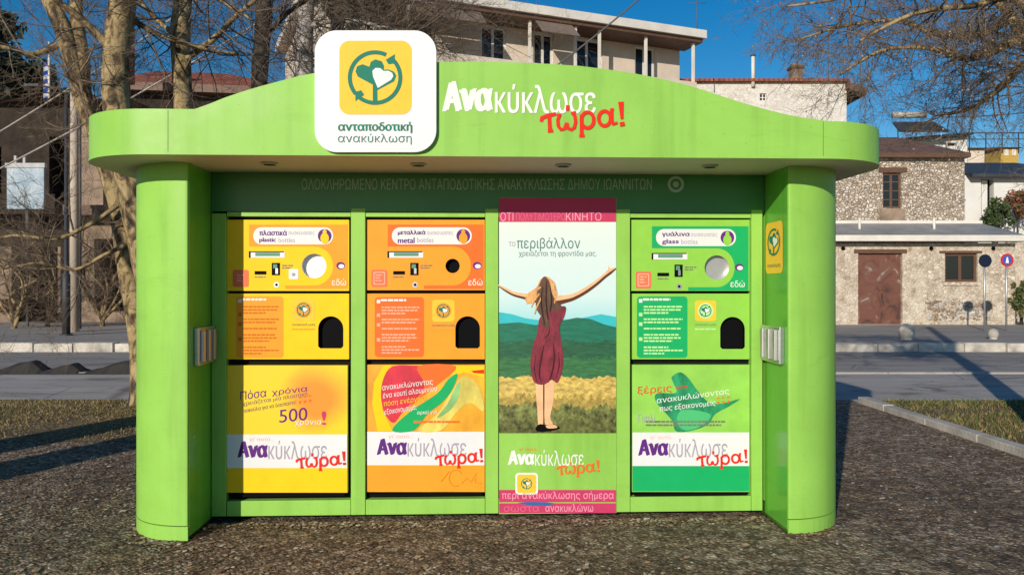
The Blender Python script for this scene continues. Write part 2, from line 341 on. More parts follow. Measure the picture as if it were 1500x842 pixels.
M['brownwood'] = mat('brown_wood', (0.12, 0.06, 0.035), rough=0.6, var=0.3, vs=4, stretch=(1, 1, 6))
M['shutter'] = mat('white_shutter', (0.72, 0.72, 0.70), rough=0.6, var=0.05)
M['pole'] = mat('concrete_pole', (0.46, 0.38, 0.30), rough=0.9, var=0.2, vs=2, stretch=(1, 1, 0.4))
M['darkpole'] = mat('dark_steel', (0.035, 0.036, 0.042), rough=0.6, var=0.2)
M['wire'] = mat('cable_sheath', (0.10, 0.10, 0.10), rough=0.6, var=0)
M['wirepale'] = mat('steel_cable', (0.36, 0.33, 0.29), rough=0.6, var=0.2)
M['rust'] = None
def rust():
    m, t, p = nodes_of('rusty_metal_door'); p.inputs['Roughness'].default_value = 0.75
    tc = N(t, 'ShaderNodeTexCoord'); n = N(t, 'ShaderNodeTexNoise', Scale=1.4, Detail=8.0, Roughness=0.7, Distortion=1.2); t.links.new(tc.outputs['Object'], n.inputs['Vector'])
    r = ramp(t, [(0.3, (0.035, 0.025, 0.022)), (0.45, (0.15, 0.055, 0.038)), (0.58, (0.17, 0.075, 0.05)), (0.64, (0.30, 0.27, 0.25)), (0.74, (0.12, 0.06, 0.05))])
    t.links.new(n.outputs[0], r.inputs[0]); t.links.new(r.outputs[0], p.inputs['Base Color']); return m
M['rust'] = rust()
def tiles(name, a, b):
    m, t, p = nodes_of(name); p.inputs['Roughness'].default_value = 0.85
    tc = N(t, 'ShaderNodeTexCoord'); wv = N(t, 'ShaderNodeTexWave', Scale=1.3, Distortion=1.0); wv.bands_direction = 'X'; t.links.new(tc.outputs['Object'], wv.inputs['Vector'])
    n = N(t, 'ShaderNodeTexNoise', Scale=3.0, Detail=6.0); t.links.new(tc.outputs['Object'], n.inputs['Vector'])
    r = ramp(t, [(0.3, a), (0.7, b)]); t.links.new(n.outputs[0], r.inputs[0]); t.links.new(r.outputs[0], p.inputs['Base Color'])
    bm_ = N(t, 'ShaderNodeBump', Strength=0.8, Distance=0.06); t.links.new(wv.outputs[0], bm_.inputs['Height']); t.links.new(bm_.outputs[0], p.inputs['Normal']); return m
M['redtile'] = tiles('red_roof_tiles', (0.16, 0.045, 0.028), (0.36, 0.11, 0.06))
M['browntile'] = tiles('brown_roof_tiles', (0.09, 0.05, 0.038), (0.2, 0.11, 0.08))
def bark(name, stops, scale=7.0):
    m, t, p = nodes_of(name); p.inputs['Roughness'].default_value = 0.9
    tc = N(t, 'ShaderNodeTexCoord'); mp = N(t, 'ShaderNodeMapping'); mp.inputs['Scale'].default_value = (1, 1, 0.55); t.links.new(tc.outputs['Object'], mp.inputs[0])
    v = N(t, 'ShaderNodeTexNoise', Scale=scale, Detail=5.0, Roughness=0.6, Distortion=0.8); t.links.new(mp.outputs[0], v.inputs['Vector'])
    r = ramp(t, stops); t.links.new(v.outputs[0], r.inputs[0]); t.links.new(r.outputs[0], p.inputs['Base Color'])
    b = N(t, 'ShaderNodeBump', Strength=0.6, Distance=0.03); t.links.new(v.outputs[0], b.inputs['Height']); t.links.new(b.outputs[0], p.inputs['Normal']); return m
M['planebark'] = bark('mottled_plane_bark', [(0.36, (0.035, 0.026, 0.018)), (0.46, (0.15, 0.10, 0.05)), (0.53, (0.34, 0.25, 0.12)), (0.66, (0.44, 0.335, 0.18)), (0.76, (0.10, 0.075, 0.05))], 7)
M['palebark'] = bark('pale_bark', [(0.35, (0.2, 0.15, 0.12)), (0.5, (0.6, 0.55, 0.5)), (0.7, (0.68, 0.64, 0.6))], 8)
M['darkbark'] = bark('dark_bark', [(0.35, (0.02, 0.016, 0.013)), (0.65, (0.09, 0.07, 0.05))], 7)
M['twig'] = mat('twig_bark', (0.185, 0.135, 0.095), rough=0.9, var=0.4, vs=5)
M['leafdark'] = mat('evergreen_leaf', (0.018, 0.032, 0.012), rough=0.7, var=0.4, vs=2)
M['leafmid'] = mat('shrub_leaf', (0.05, 0.085, 0.022), rough=0.7, var=0.4, vs=3)
M['leafred'] = mat('dry_red_leaf', (0.28, 0.09, 0.04), rough=0.8, var=0.4, vs=3)
M['leaf1'] = mat('dry_leaf_brown', (0.15, 0.085, 0.045), rough=0.85, var=0.4, vs=4)
M['leaf2'] = mat('dry_leaf_tan', (0.36, 0.26, 0.16), rough=0.85, var=0.3, vs=4)
M['leaf3'] = mat('pale_chip', (0.5, 0.45, 0.38), rough=0.85, var=0.2, vs=4)
M['grass1'] = mat('olive_grass', (0.11, 0.115, 0.03), rough=0.8, var=0.35, vs=1.2)
M['grass2'] = mat('straw_grass', (0.26, 0.19, 0.075), rough=0.8, var=0.35, vs=1.2)
M['grass3'] = mat('green_grass', (0.07, 0.12, 0.025), rough=0.8, var=0.3, vs=1.2)

# ------------------------------------------------------------------ lettering
_tc = {}
def glyphs(s, bold=0.0):
    k = (s, bold)
    if k in _tc: return _tc[k]
    cu = bpy.data.curves.new('lettering', 'FONT'); cu.body = s; cu.resolution_u = 4; cu.fill_mode = 'NONE'
    o = bpy.data.objects.new('lettering', cu); COL.objects.link(o)
    dg = bpy.context.evaluated_depsgraph_get(); me = bpy.data.meshes.new_from_object(o.evaluated_get(dg))
    V = [v.co.xy.copy() for v in me.vertices]; nxt = {}
    for ed in me.edges:
        a, b = ed.vertices; nxt.setdefault(a, []).append(b); nxt.setdefault(b, []).append(a)
    bpy.data.objects.remove(o); bpy.data.curves.remove(cu); bpy.data.meshes.remove(me)
    seen = set(); loops = []
    for i in range(len(V)):
        if i in seen or i not in nxt: continue
        L = [i]; seen.add(i); j = i+1 if i+1 in nxt[i] else nxt[i][0]
        while j not in seen:
            L.append(j); seen.add(j); c = [q for q in nxt[j] if q not in seen]
            if not c: break
            j = c[0]
        if len(L) > 2: loops.append(L)
    rg_ = [(min(V[i].x for i in L), max(V[i].x for i in L)) for L in loops]; groups = []
    for q in sorted(range(len(loops)), key=lambda q: rg_[q][0]):
        if groups and rg_[q][0] <= groups[-1][1] - 1e-4: groups[-1][0].append(loops[q]); groups[-1][1] = max(groups[-1][1], rg_[q][1])
        else: groups.append([[loops[q]], rg_[q][1]])
    vs = []; fs = []
    for g, _ in groups:                                   # one filled outline per letter, overlapping strokes merged
        pts = []; ed = []
        for L in g:
            o0 = len(pts); pts += [V[i] for i in L]; ed += [(o0+q, o0+(q+1) % len(L)) for q in range(len(L))]
        r = delaunay_2d_cdt(pts, ed, [], 0, 1e-6)
        for f in r[2]:
            c = sum((r[0][q] for q in f), Vector((0, 0)))/len(f); wn = 0
            for L in g:
                for q in range(len(L)):
                    a, b = V[L[q]], V[L[(q+1) % len(L)]]; cr = (b.x-a.x)*(c.y-a.y) - (c.x-a.x)*(b.y-a.y)
                    if a.y <= c.y < b.y and cr > 0: wn += 1
                    elif b.y <= c.y < a.y and cr < 0: wn -= 1
            if wn: fs.append([len(vs)+q for q in f])
        vs += [tuple(v) for v in r[0]]
    x0 = min(v[0] for v in vs); x1 = max(v[0] for v in vs); y0 = min(v[1] for v in vs); y1 = max(v[1] for v in vs)
    vs = [((x-x0)/(x1-x0), (y-y0)/(y1-y0)) for x, y in vs]
    _tc[k] = (vs, fs); return _tc[k]
def quad(x0, y0, x1, y1, rise=0.0):
    """bounding box in the panel's layout, its right end raised by rise"""
    return ((x0, y1), (x1, y1-rise), (x1, y0-rise), (x0, y0))       # BL BR TR TL
def text(mb, f, s, q, m, k=3, bold=0.0):
    vs, fs = glyphs(s, bold); bl, br, tr, tl = q; out = []
    for u, v in vs:
        x = (1-v)*((1-u)*bl[0]+u*br[0]) + v*((1-u)*tl[0]+u*tr[0]); y = (1-v)*((1-u)*bl[1]+u*br[1]) + v*((1-u)*tl[1]+u*tr[1])
        out.append(f(x, y, k))
    mb.add(out, fs, m)
def bold(mb, f, s, q, m, wd, k=3):
    """heavier lettering: the same word printed several times, a hair apart"""
    for i, dx in enumerate((0, -wd, wd, -wd/2, wd/2)):
        text(mb, f, s, tuple((x+dx, y + (0.35*wd if i % 2 else -0.35*wd if i else 0)) for x, y in q), m, k + 0.12*i)
def P(mb, f, pts, m, k=1): mb.poly([f(x, y, k) for x, y in pts], m)
def sm(pts, n=5):
    out = []; L = len(pts)
    for i in range(L):
        a, b_, c, d = pts[i-1], pts[i], pts[(i+1) % L], pts[(i+2) % L]
        for j in range(n):
            t = j/n; out.append(tuple(0.5*((2*b_[q]) + (c[q]-a[q])*t + (2*a[q]-5*b_[q]+4*c[q]-d[q])*t*t + (3*b_[q]-a[q]-3*c[q]+d[q])*t**3) for q in (0, 1)))
    return out
def Rc(mb, f, x0, y0, x1, y1, m, k=1): P(mb, f, [(x0,y0),(x0,y1),(x1,y1),(x1,y0)], m, k)
def rr(x0, y0, x1, y1, r, n=6):
    pts = []
    for cx, cy, a in ((x1-r, y0+r, -90), (x1-r, y1-r, 0), (x0+r, y1-r, 90), (x0+r, y0+r, 180)):
        for i in range(n+1):
            t = R(a + 90*i/n); pts.append((cx + r*math.cos(t), cy + r*math.sin(t)))
    return pts
def circ(cx, cy, r, n=24, ry=None): return [(cx + r*math.cos(2*math.pi*i/n), cy + (ry or r)*math.sin(2*math.pi*i/n)) for i in range(n)]
def ring(mb, f, cx, cy, r0, r1, m, k, a0=0, a1=360, n=40):
    vs = []; fs = []
    for i in range(n+1):
        t = R(a0 + (a1-a0)*i/n); vs += [f(cx+r0*math.cos(t), cy+r0*math.sin(t), k), f(cx+r1*math.cos(t), cy+r1*math.sin(t), k)]
    for i in range(n): fs.append((2*i, 2*i+1, 2*i+3, 2*i+2))
    mb.add(vs, fs, m)
def stroke(mb, f, pts, wd, m, k):
    """one inked stroke with round ends"""
    L = []; Rr = []
    n = len(pts)
    for i, (x, y) in enumerate(pts):
        a = pts[max(0, i-1)]; b = pts[min(n-1, i+1)]; dx, dy = b[0]-a[0], b[1]-a[1]; l = math.hypot(dx, dy) or 1
        nx, ny = -dy/l, dx/l; ww = (wd[i] if hasattr(wd, '__len__') else wd)/2
        L.append((x+nx*ww, y+ny*ww)); Rr.append((x-nx*ww, y-ny*ww))
    vs = [f(*p, k) for p in L] + [f(*p, k) for p in Rr]
    mb.add(vs, [(i, i+1, n+i+1, n+i) for i in range(n-1)], m)
def ell(cx, cy, rx, ry, a0, a1, n=14): return [(cx + rx*math.cos(R(a0+(a1-a0)*i/n)), cy + ry*math.sin(R(a0+(a1-a0)*i/n))) for i in range(n+1)]
def tora(mb, f, x0, y0, x1, y1, m, k=5):
    """the typewriter word, drawn stroke by stroke"""
    sx, sy = (x1-x0)/635, (y1-y0)/260
    c = lambda pts: [(x0 + (x-755)*sx, y0 + (y-240)*sy) for x, y in pts]
    kk = [k]
    def st(pts, wd):
        stroke(mb, f, c(pts), [q*min(sx, sy)*1.05 for q in wd] if hasattr(wd, '__len__') else wd*min(sx, sy)*1.05, m, kk[0]); kk[0] += 0.11
    st([(764,392),(768,366),(800,352),(840,342),(874,334)], [24,30,28,27,24]); st([(822,346),(826,410),(831,468)], [28,27,30]); st([(812,462),(852,458)], 22)
    st([(880,346),(912,342)], 20); st([(900,340),(886,380),(890,425),(910,450),(936,444),(952,400)], 25); st([(952,400),(962,440),(986,450),(1008,436),(1018,395),(1012,350),(992,326)], 25); st([(984,332),(1022,322)], 20)
    st([(962,272),(956,312)], [30, 20])
    st([(1062,340),(1062,500)], 27); st([(1044,496),(1084,494)], 20); st(ell(1106,380,46,58,0,360,20), 26)
    st(ell(1232,368,44,54,0,360,20), 26); st([(1284,304),(1284,370),(1296,410),(1328,398)], [24,26,26,20]); st([(1272,306),(1300,300)], 18)
    st([(1352,246),(1360,372)], [40, 20]); st([(1344,412),(1380,406)], 30)
def emblem(mb, f, x0, y0, x1, y1, k=3, mk=None, simple=False):
    """green ring of two arrows round a tree of hearts"""
    sx, sy = (x1-x0)/520, (y1-y0)/540; mk = mk or M['teal']
    g = lambda X, Y, kk=0: f(x0 + (X-85)*sx, y0 + (Y-50)*sy, kk)
    ring(mb, g, 342, 320, 170, 200, mk, k, -42, 128); ring(mb, g, 342, 320, 170, 200, mk, k, 140, 296)
    mb.poly([g(a, b, k+.3) for a, b in [(420,190),(487,148),(486,215),(440,222)]], mk); mb.poly([g(a, b, k+.3) for a, b in [(262,445),(198,492),(196,425),(240,412)]], mk)
    mb.poly([g(a, b, k) for a, b in [(340,380),(215,312),(198,275),(210,237),(250,222),(300,240),(310,205),(345,186),(390,200),(408,235),(405,262),(440,260),(480,276),(497,305),(482,346),(357,412)]], mk)
    mb.poly([g(a, b, k+1) for a, b in [(362,396),(327,312),(322,272),(345,249),(380,251),(405,272),(440,270),(468,286),(475,310),(460,336)]], M['whitetxt'])
    mb.poly([g(a, b, k+.6) for a, b in [(325,372),(357,372),(359,503),(325,503)]], mk)

# ------------------------------------------------------------------ the ground, roads and kerbs
def sheet(name, x0, x1, y0, y1, z, m):
    b = MB(); b.add([(x0,y0,z),(x1,y0,z),(x1,y1,z),(x0,y1,z)], [(0,1,2,3)], m); return struct(b.build(name))
sheet('ground', -600, 600, -200, 900, -0.02, M['dirt'])
sheet('plaza_paving', -30, 4.60, -12, 10.85, 0.0, M['plaza'])
sheet('verge_ground', -30, -2.6, 7.9, 10.85, 0.005, M['soil'])
sheet('lawn_ground', 4.74, 30, -12, 10.6, 0.03, M['soil'])
sheet('paved_strip', 4.60, 30, 10.6, 10.85, 0.004, M['apron'])
sheet('road', -80, 80, 14.3, 19.0, -0.006, M['asphalt'])
sheet('road_apron', -80, 80, 10.85, 14.3, 0.0, M['apron'])
b = MB(); b.box((-80, 14.1, -0.05), (80, 14.32, 0.03), M['apron']); struct(b.build('road_divider'))
b = MB(); x = -40.0; rg = random.Random(2)
while x < 15.2:
    L = rg.uniform(0.9, 1.25); z_ = 0.2 + rg.uniform(-0.02, 0.012); y_ = 19.0 + rg.uniform(-0.02, 0.02); b.box((x, y_, -0.1), (min(x+L, 15.2), 19.32, z_), M['kerb']); x += L + rg.uniform(0.012, 0.05)
struct(b.build('far_kerb', bevel=0.03))
b = MB(); b.box((-80, 19.32, -0.1), (80, 34, 0.196), M['pave']); b.box((15.2, 19.0, -0.1), (80, 19.32, 0.05), M['pave']); struct(b.build('sidewalk'))
b = MB()
y = -6.0
while y < 10.6:
    L = 0.98; b.box((4.60, y, -0.05), (4.74, min(y+L, 10.6), 0.075 + rnd.uniform(-0.006, 0.006)), M['edging']); y += L + 0.012
struct(b.build('lawn_kerb', bevel=0.012))

# ------------------------------------------------------------------ the kiosk
TH = R(2.2); CT, ST = math.cos(TH), math.sin(TH); KO = Vector((-0.15, 4.86, 0))
CAM = Vector((0, 0, H))
def kray(px, py, axis, val):
    """where a line of sight meets a plane of the kiosk, in the kiosk's own frame"""
    d = Vector(((px-750)/F, 1, -(py-421)/F)); c = CAM - KO
    ex = Vector((CT, ST, 0)); ey = Vector((-ST, CT, 0))
    n = {'x': ex, 'y': ey, 'z': Vector((0, 0, 1))}[axis]
    t = (val - n.dot(c)) / n.dot(d); p = c + d*t
    return Vector((ex.dot(p), ey.dot(p), p.z))
def FR(yl): return lambda px, py, k=0: kray(px, py, 'y', yl - 0.0012*k)
kiosk = empty('recycling_kiosk', KO, TH, 'bright green recycling kiosk with arched canopy and three collection machines', 'recycling kiosk')
KX = lambda px, yl: kray(px, 421, 'y', yl).x
KZ = lambda py, yl, px=711: kray(px, py, 'y', yl).z
YF, YB, YP, YC = 0.40, 0.47, 0.425, -0.29         # mullion front, body front, panel front, canopy front
xL, xR = KX(275, 0), KX(1155, 0)
RP = 0.43
zS = KZ(229, YC)                                   # soffit height
def pillar_plan(x_in, sgn, grow=0.0):
    pts = [(x_in, -grow)]
    cx = x_in + sgn*0.02
    for i in range(0, 15):
        a = R(90*i/14); pts.append((cx + sgn*(RP+grow)*math.sin(a), RP - (RP+grow)*math.cos(a)))
    pts += [(cx + sgn*(RP+grow), 1.30), (x_in, 1.30)]
    return pts if sgn > 0 else pts[::-1]
for sgn, xi in ((-1, xL), (1, xR)):
    b = MB(); b.prism(pillar_plan(xi, sgn), 0.098, zS, M['green'])
    o = b.build('side_pillar', kiosk)
    mod = o.modifiers.new('bevel', 'BEVEL'); mod.width = 0.006; mod.segments = 2; mod.limit_method = 'ANGLE'; mod.angle_limit = R(50)
    for p in o.data.polygons:
        p.use_smooth = abs(p.normal.z) < 0.5 and abs(p.normal.x) < 0.998 and p.center.y < RP + 0.01
    b = MB(); b.prism(pillar_plan(xi, sgn), 0.006, 0.092, M['green']); b.prism(pillar_plan(xi, sgn, -0.012), 0.0, 0.10, M['gap'])
    b.build('plinth', o)
    # gloss liner on the inside face of the wing
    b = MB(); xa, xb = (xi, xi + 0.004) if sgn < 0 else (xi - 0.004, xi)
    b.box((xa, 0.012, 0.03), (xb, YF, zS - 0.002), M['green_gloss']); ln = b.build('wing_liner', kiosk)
    # stainless lock plate with three upright ribs
    b = MB(); px0, px1 = (283, 312) if sgn < 0 else (1112, 1150)
    ya, yb = sorted((kray(px0, 500, 'x', xi).y, kray(px1, 500, 'x', xi).y)); ya = max(ya, 0.02); yb = min(yb, YF - 0.01)
    z1, z0 = KZ(478, 0.2), KZ(532, 0.2); th = 0.035
    xa, xb = (xi + 0.004, xi + th) if sgn < 0 else (xi - th, xi - 0.004)
    b.box((xa, ya, z0), (xb, yb, z1), M['steel'])
    n = 3
    for i in range(n):
        yy = ya + (yb - ya)*(i + 0.3)/n; xx = xb if sgn < 0 else xa
        b.box((min(xx, xx - sgn*0.02), yy, z0 + 0.02), (max(xx, xx - sgn*0.02), yy + (yb-ya)*0.13, z1 - 0.02), M['alu'])
    b.build('lock_plate', kiosk, bevel=0.004)
# sticker on the right wing
b = MB(); fx = lambda px, py, k=0: kray(px, py, 'x', xR - 0.005 - 0.0012*k)
zt, zb_ = kray(1123, 328, 'x', xR).z, kray(1123, 401, 'x', xR).z
ya, yb = kray(1148, 350, 'x', xR).y, kray(1123, 350, 'x', xR).y
def gx(u, v, k=0): return Vector((xR - 0.006 - 0.0012*k, yb + (ya-yb)*u, zt + (zb_-zt)*v))
P(b, gx, [(p[0], p[1]) for p in rr(0, 0, 1, 1, 0.13)], M['signyellow'], 0)
emblem(b, gx, 0.02, 0.03, 0.98, 0.75, 2); text(b, gx, 'ανακύκλωση', ((0.12, 0.9), (0.88, 0.9), (0.88, 0.8), (0.12, 0.8)), M['teal'], 2)
b.build('emblem_sticker', kiosk)
# body behind the machines and dark green header
b = MB(); b.box((xL + 0.001, YB, 0.03), (xR - 0.001, 1.298, zS), M['gap']); b.build('body', kiosk)
zH = KZ(314, YF)
b = MB(); b.box((xL + 0.006, YF + 0.004, zH + 0.014), (xR - 0.006, YB - 0.002, zS - 0.001), M['header']); hd = b.build('header_board', kiosk)
b = MB(); fh = FR(YF + 0.004); text(b, fh, 'ΟΛΟΚΛΗΡΩΜΕΝΟ ΚΕΝΤΡΟ ΑΝΤΑΠΟΔΟΤΙΚΗΣ ΑΝΑΚΥΚΛΩΣΗΣ ΔΗΜΟΥ ΙΩΑΝΝΙΤΩΝ', quad(442, 262, 955, 278, 0), M['headtxt'], 2)
b.build('header_lettering', hd)
b = MB(); ring(b, fh, 990, 270, 8, 12, M['headtxt'], 2); P(b, fh, circ(990, 270, 5, 6), M['headtxt'], 2); b.build('badge', hd)
# frame: mullions, rails, ledges
zB = KZ(752, YF)
for a_, c_ in ((514, 535), (711, 730), (903, 923), (1101, 1117)):
    b = MB(); b.box((KX(a_, YF), YF, zB + 0.001), (KX(c_, YF), YB - 0.004, KZ(306, YF)), M['green']); b.build('mullion', kiosk, bevel=0.003)
b = MB(); b.box((xL + 0.007, YF, zB + 0.001), (KX(331, YF), YB - 0.004, zH), M['green']); b.build('mullion', kiosk, bevel=0.003)
for a_, c_ in ((332, 513.4), (535.6, 710.4), (730.6, 902.4), (923.6, 1100.4)):
    b = MB(); b.box((KX(a_, YF), YF + 0.003, zB), (KX(c_, YF), YB - 0.004, KZ(730, YF)), M['green']); b.build('bottom_rail', kiosk, bevel=0.003)
    b = MB(); b.box((KX(a_, YF), YF + 0.006, KZ(318, YF)), (KX(c_, YF), YB - 0.004, zH + 0.010), M['green']); b.build('top_ledge', kiosk, bevel=0.002)

def ring_panel(mb, f, x0, y0, x1, y1, hole, cen, m):
    """flat panel face with a real opening"""
    cx, cy = cen; A = set()
    for x, y in hole: A.add(math.atan2(y-cy, x-cx))
    for x, y in ((x0,y0),(x1,y0),(x1,y1),(x0,y1)): A.add(math.atan2(y-cy, x-cx))
    A = sorted(A); vs = []
    def inner(a):
        dx, dy = math.cos(a), math.sin(a); best = None; n = len(hole)
        for i in range(n):
            p, q = hole[i], hole[(i+1) % n]; ex, ey = q[0]-p[0], q[1]-p[1]; det = dx*(-ey) - dy*(-ex)
            if abs(det) < 1e-12: continue
            rx, ry = p[0]-cx, p[1]-cy; t = (rx*(-ey) - ry*(-ex))/det; u = (dx*ry - dy*rx)/det
            if t > 0 and -1e-6 <= u <= 1+1e-6: best = t if best is None else max(best, t)
        return (cx+dx*best, cy+dy*best)
    def outer(a):
        dx, dy = math.cos(a), math.sin(a)
        t = min(((x1-cx)/dx if dx > 1e-9 else 1e9), ((x0-cx)/dx if dx < -1e-9 else 1e9), ((y1-cy)/dy if dy > 1e-9 else 1e9), ((y0-cy)/dy if dy < -1e-9 else 1e9))
        return (cx+dx*t, cy+dy*t)
    for a in A: vs += [f(*inner(a), 0), f(*outer(a), 0)]
    n = len(A); mb.add(vs, [(2*i, 2*i+1, (2*i+3) % (2*n), (2*i+2) % (2*n)) for i in range(n)], m)
def panel(name, x0, y0, x1, y1, hole, cen, m, depth, inside, back=None):
    f = FR(YP); mb = MB()
    if hole: ring_panel(mb, f, x0, y0, x1, y1, hole, cen, m)
    else: mb.poly([f(x0,y0),f(x0,y1),f(x1,y1),f(x1,y0)], m)
    c = [f(x0,y0), f(x1,y0), f(x1,y1), f(x0,y1)]; d = Vector((0, YB - YP - 0.003, 0))
    mb.add(c + [v + d for v in c], [(0,1,5,4),(1,2,6,5),(2,3,7,6),(3,0,4,7)], m)
    o = mb.build(name, kiosk)
    return o, f
def recess(parent, f, hole, depth, side, back, name):
    mb = MB(); n = len(hole); a = [f(x, y, 0) for x, y in hole]; d = Vector((0, depth, 0))
    mb.add(a + [v + d for v in a], [(i, (i+1) % n, (i+1) % n + n, i + n) for i in range(n)], side)
    mb.poly([v + d for v in a], back); return mb.build(name, parent)
def info_lines(mb, f, x0, y0, x1, y1, m, head, rows, k=2):
    """rows of small print"""
    r2 = random.Random(int(x0)); h = (y1-y0)/len(rows)
    for i, wd in enumerate(rows):
        y = y0 + i*h
        if wd <= 0: continue
        x = x0; end = x0 + (x1-x0)*wd
        while x < end:
            l = min(r2.uniform(3, 9), end-x); Rc(mb, f, x, y, x+l, y+h*0.5, m, k); x += l + 1.1

def control_panel(dx, dy, box, base, top, tongue_r, hole_r, side, back, wtxt, wtxt2, bl):
    x0, y0, x1, y1 = box; cx, cy = 460+dx, 389.5+dy
    o, f = panel('control_panel', x0, y0, x1, y1, circ(cx, cy, hole_r, 28), (cx, cy), base, 0.05, side)
    recess(o, f, circ(cx, cy, hole_r, 28), 0.042, side, back, 'intake_opening')
    b = MB()
    P(b, f, [(365+dx,329+dy),(365+dx,361+dy)] + [(cx + tongue_r*math.cos(R(a)), cy + 28.5*math.sin(R(a))) for a in range(-90, 91, 9)] + [(418+dx,418+dy),(418+dx,423+dy),(x1-1.5,423+dy),(x1-1.5,329+dy)], top, 1)
    P(b, f, rr(371+dx,333+dy,488+dx,358+dy,12), M['white'], 2)
    bold(b, f, wtxt, quad(380+dx,337+dy,420+dx,345+dy), M['purple'], 0.35, 3); text(b, f, 'συσκευασίες', quad(422.5+dx,337.5+dy,461+dx,345+dy), M['lilac'], 3)
    bold(b, f, wtxt2, quad(380+dx,348+dy,404+dx,356+dy), M['purple'], 0.35, 3); text(b, f, 'bottles', quad(408+dx,348+dy,432+dx,355+dy), M['lilac'], 3)
    b.build('printed_label', o)
    b = MB(); P(b, f, circ(475.5+dx,345.5+dy,10), M['purple'], 4); P(b, f, circ(475.5+dx,349+dy,6.2,20,8), base, 5); P(b, f, circ(475.5+dx,340+dy,3,12,4), base, 5.3); b.build('round_icon', o)
    b = MB(); Rc(b, f, 364.5+dx,368+dy,417+dx,377.5+dy, M['white'], 2); Rc(b, f, 364.5+dx,368+dy,367+dx,377.5+dy, M['black'], 3); Rc(b, f, 367.2+dx,368+dy,416+dx,369.5+dy, M['black'], 3); Rc(b, f, 374+dx,370+dy,410+dx,375+dy, M['lcd'], 3); b.build('display', o)
    b = MB(); Rc(b, f, 398+dx,385+dy,410+dx,403+dy, M['black'], 2); Rc(b, f, 400+dx,387+dy,406+dx,393+dy, M['lcd'], 3); Rc(b, f, 403.5+dx,393+dy,407+dx,401+dy, M['steel'], 3); b.build('card_reader', o)
    b = MB(); Rc(b, f, 373+dx,397+dy,390+dx,402+dy, M['black'], 2); b.build('ticket_slot', o); b = MB(); info_lines(b, f, 373+dx,405+dy,389+dx,408+dy, M['greytxt'], None, [1], 2); b.build('slot_caption', o); b = MB(); info_lines(b, f, 413+dx,388+dy,430+dx,395+dy, M['greytxt'], None, [1,.8], 2); b.build('reader_caption', o)
    b = MB(); P(b, f, circ(405+dx,417+dy,4.2), M['alu'], 2); P(b, f, circ(405+dx,417+dy,2), M['black'], 3); b.build('lock', o)
    b = MB(); P(b, f, rr(341+dx,395+dy,364+dx,420+dy,3), M['coral'], 2); P(b, f, rr(344+dx,398+dy,361+dx,417+dy,2), M['coraltxt'] if dx else M['coral'], 2.6)
    if dx: P(b, f, rr(345.5+dx,399.5+dy,359.5+dx,415.5+dy,2), M['coral'], 3)
    info_lines(b, f, 347+dx,402+dy,358+dx,414+dy, M['coraltxt'], None, [.9,.6,.8], 3.6); b.build('price_sticker', o)
    b = MB(); P(b, f, circ(499+bl+dx,389+dy,6.4,20,5.4), M['purple'], 2); P(b, f, circ(500+bl+dx,390+dy,4.4,20,3.2), M['white'], 3); b.build('oval_logo', o); b = MB(); text(b, f, 'εδώ', quad(486+bl+dx,408+dy,507+bl+dx,418+dy), M['whitetxt'], 2); b.build('maker_lettering', o)
    if dx == 0:
        b = MB(); P(b, f, rr(423,394,437,409,2), M['white'], 2); P(b, f, circ(430,402,2.6), M['lilac'], 3); b.build('white_sticker', o)
    return o, f
control_panel(0, 0, (332, 322, 511, 426), M['yellow'], M['amber'], 28, 18, M['white'], M['white'], 'πλαστικά', 'plastic', 0)
control_panel(203, 0, (537, 322, 710, 425), M['orange'], M['deeporange'], 27, 10.5, M['black'], M['black'], 'μεταλλικά', 'metal', -3)
o, f = control_panel(590, 2.5, (925, 322, 1098, 426), M['lime'], M['emerald'], 26, 18, M['steel'], M['alu'], 'γυάλινα', 'glass', -6)
def info_panel(box, base, block, bx, txt, em, arch, stripe):
    x0, y0, x1, y1 = box; ax0, ay0, ax1, ay1 = arch; r = (ax1-ax0)/2; c = ((ax0+ax1)/2, (ay0+ay1)/2)
    hole = [(c[0]+r*math.cos(R(a)), ay0+r+r*math.sin(R(a))) for a in range(180, 361, 12)] + [(ax1, ay1-3), (ax1-3, ay1), (ax0+3, ay1), (ax0, ay1-3)]
    o, f = panel('return_panel', x0, y0, x1, y1, hole, c, base, 0.04, M['black'])
    recess(o, f, hole, 0.041, M['black'], M['black'], 'return_hatch')
    b = MB(); P(b, f, rr(*bx, 5), block, 1)
    a0, b0, a1, b1 = bx
    info_lines(b, f, a0+9, b0+3, a1-25, b0+9, M['whitetxt'] if block is not M['amber'] else M['whitetxt'], None, [1], 2)
    info_lines(b, f, a0+10, b0+14, a1-4, b1-3, txt, None, [.95,.9,.6,0,.95,.85,0,.9,0,.85,.9,.7,0,.6,.95,.5], 2)
    for yy in (b0+4, b0+24, b0+38, b0+60): Rc(b, f, a0+3, yy, a0+8, yy+5, txt if yy > b0+5 else M['whitetxt'], 2)
    b.build('instruction_label', o)
    b = MB(); e0, e1, e2, e3 = em; P(b, f, rr(e0, e1, e2, e3, 4), M['signyellow'], 1); ring(b, f, (e0+e2)/2, (e1+e3)/2, 0, 11.5, stripe, 2)
    emblem(b, f, e0+4, e1+3, e2-4, e3-3, 3); text(b, f, 'ανακύκλωση', quad(e0, e3+3, e2, e3+8), M['greytxt'], 2); info_lines(b, f, e0, e3+11, e2, e3+15, stripe, None, [1], 2)
    b.build('emblem_sticker', o)
info_panel((332,430,511,526), M['yellow'], M['amber'], (346,434,415,524), M['amberline'], (428,437,461,470), (466,463,503,510), M['amber'])
info_panel((537,430,710,526), M['orange'], M['deeporange'], (549,435,621,523), M['coraltxt'], (633,439,666,471), (667,463,703,510), M['amber'])
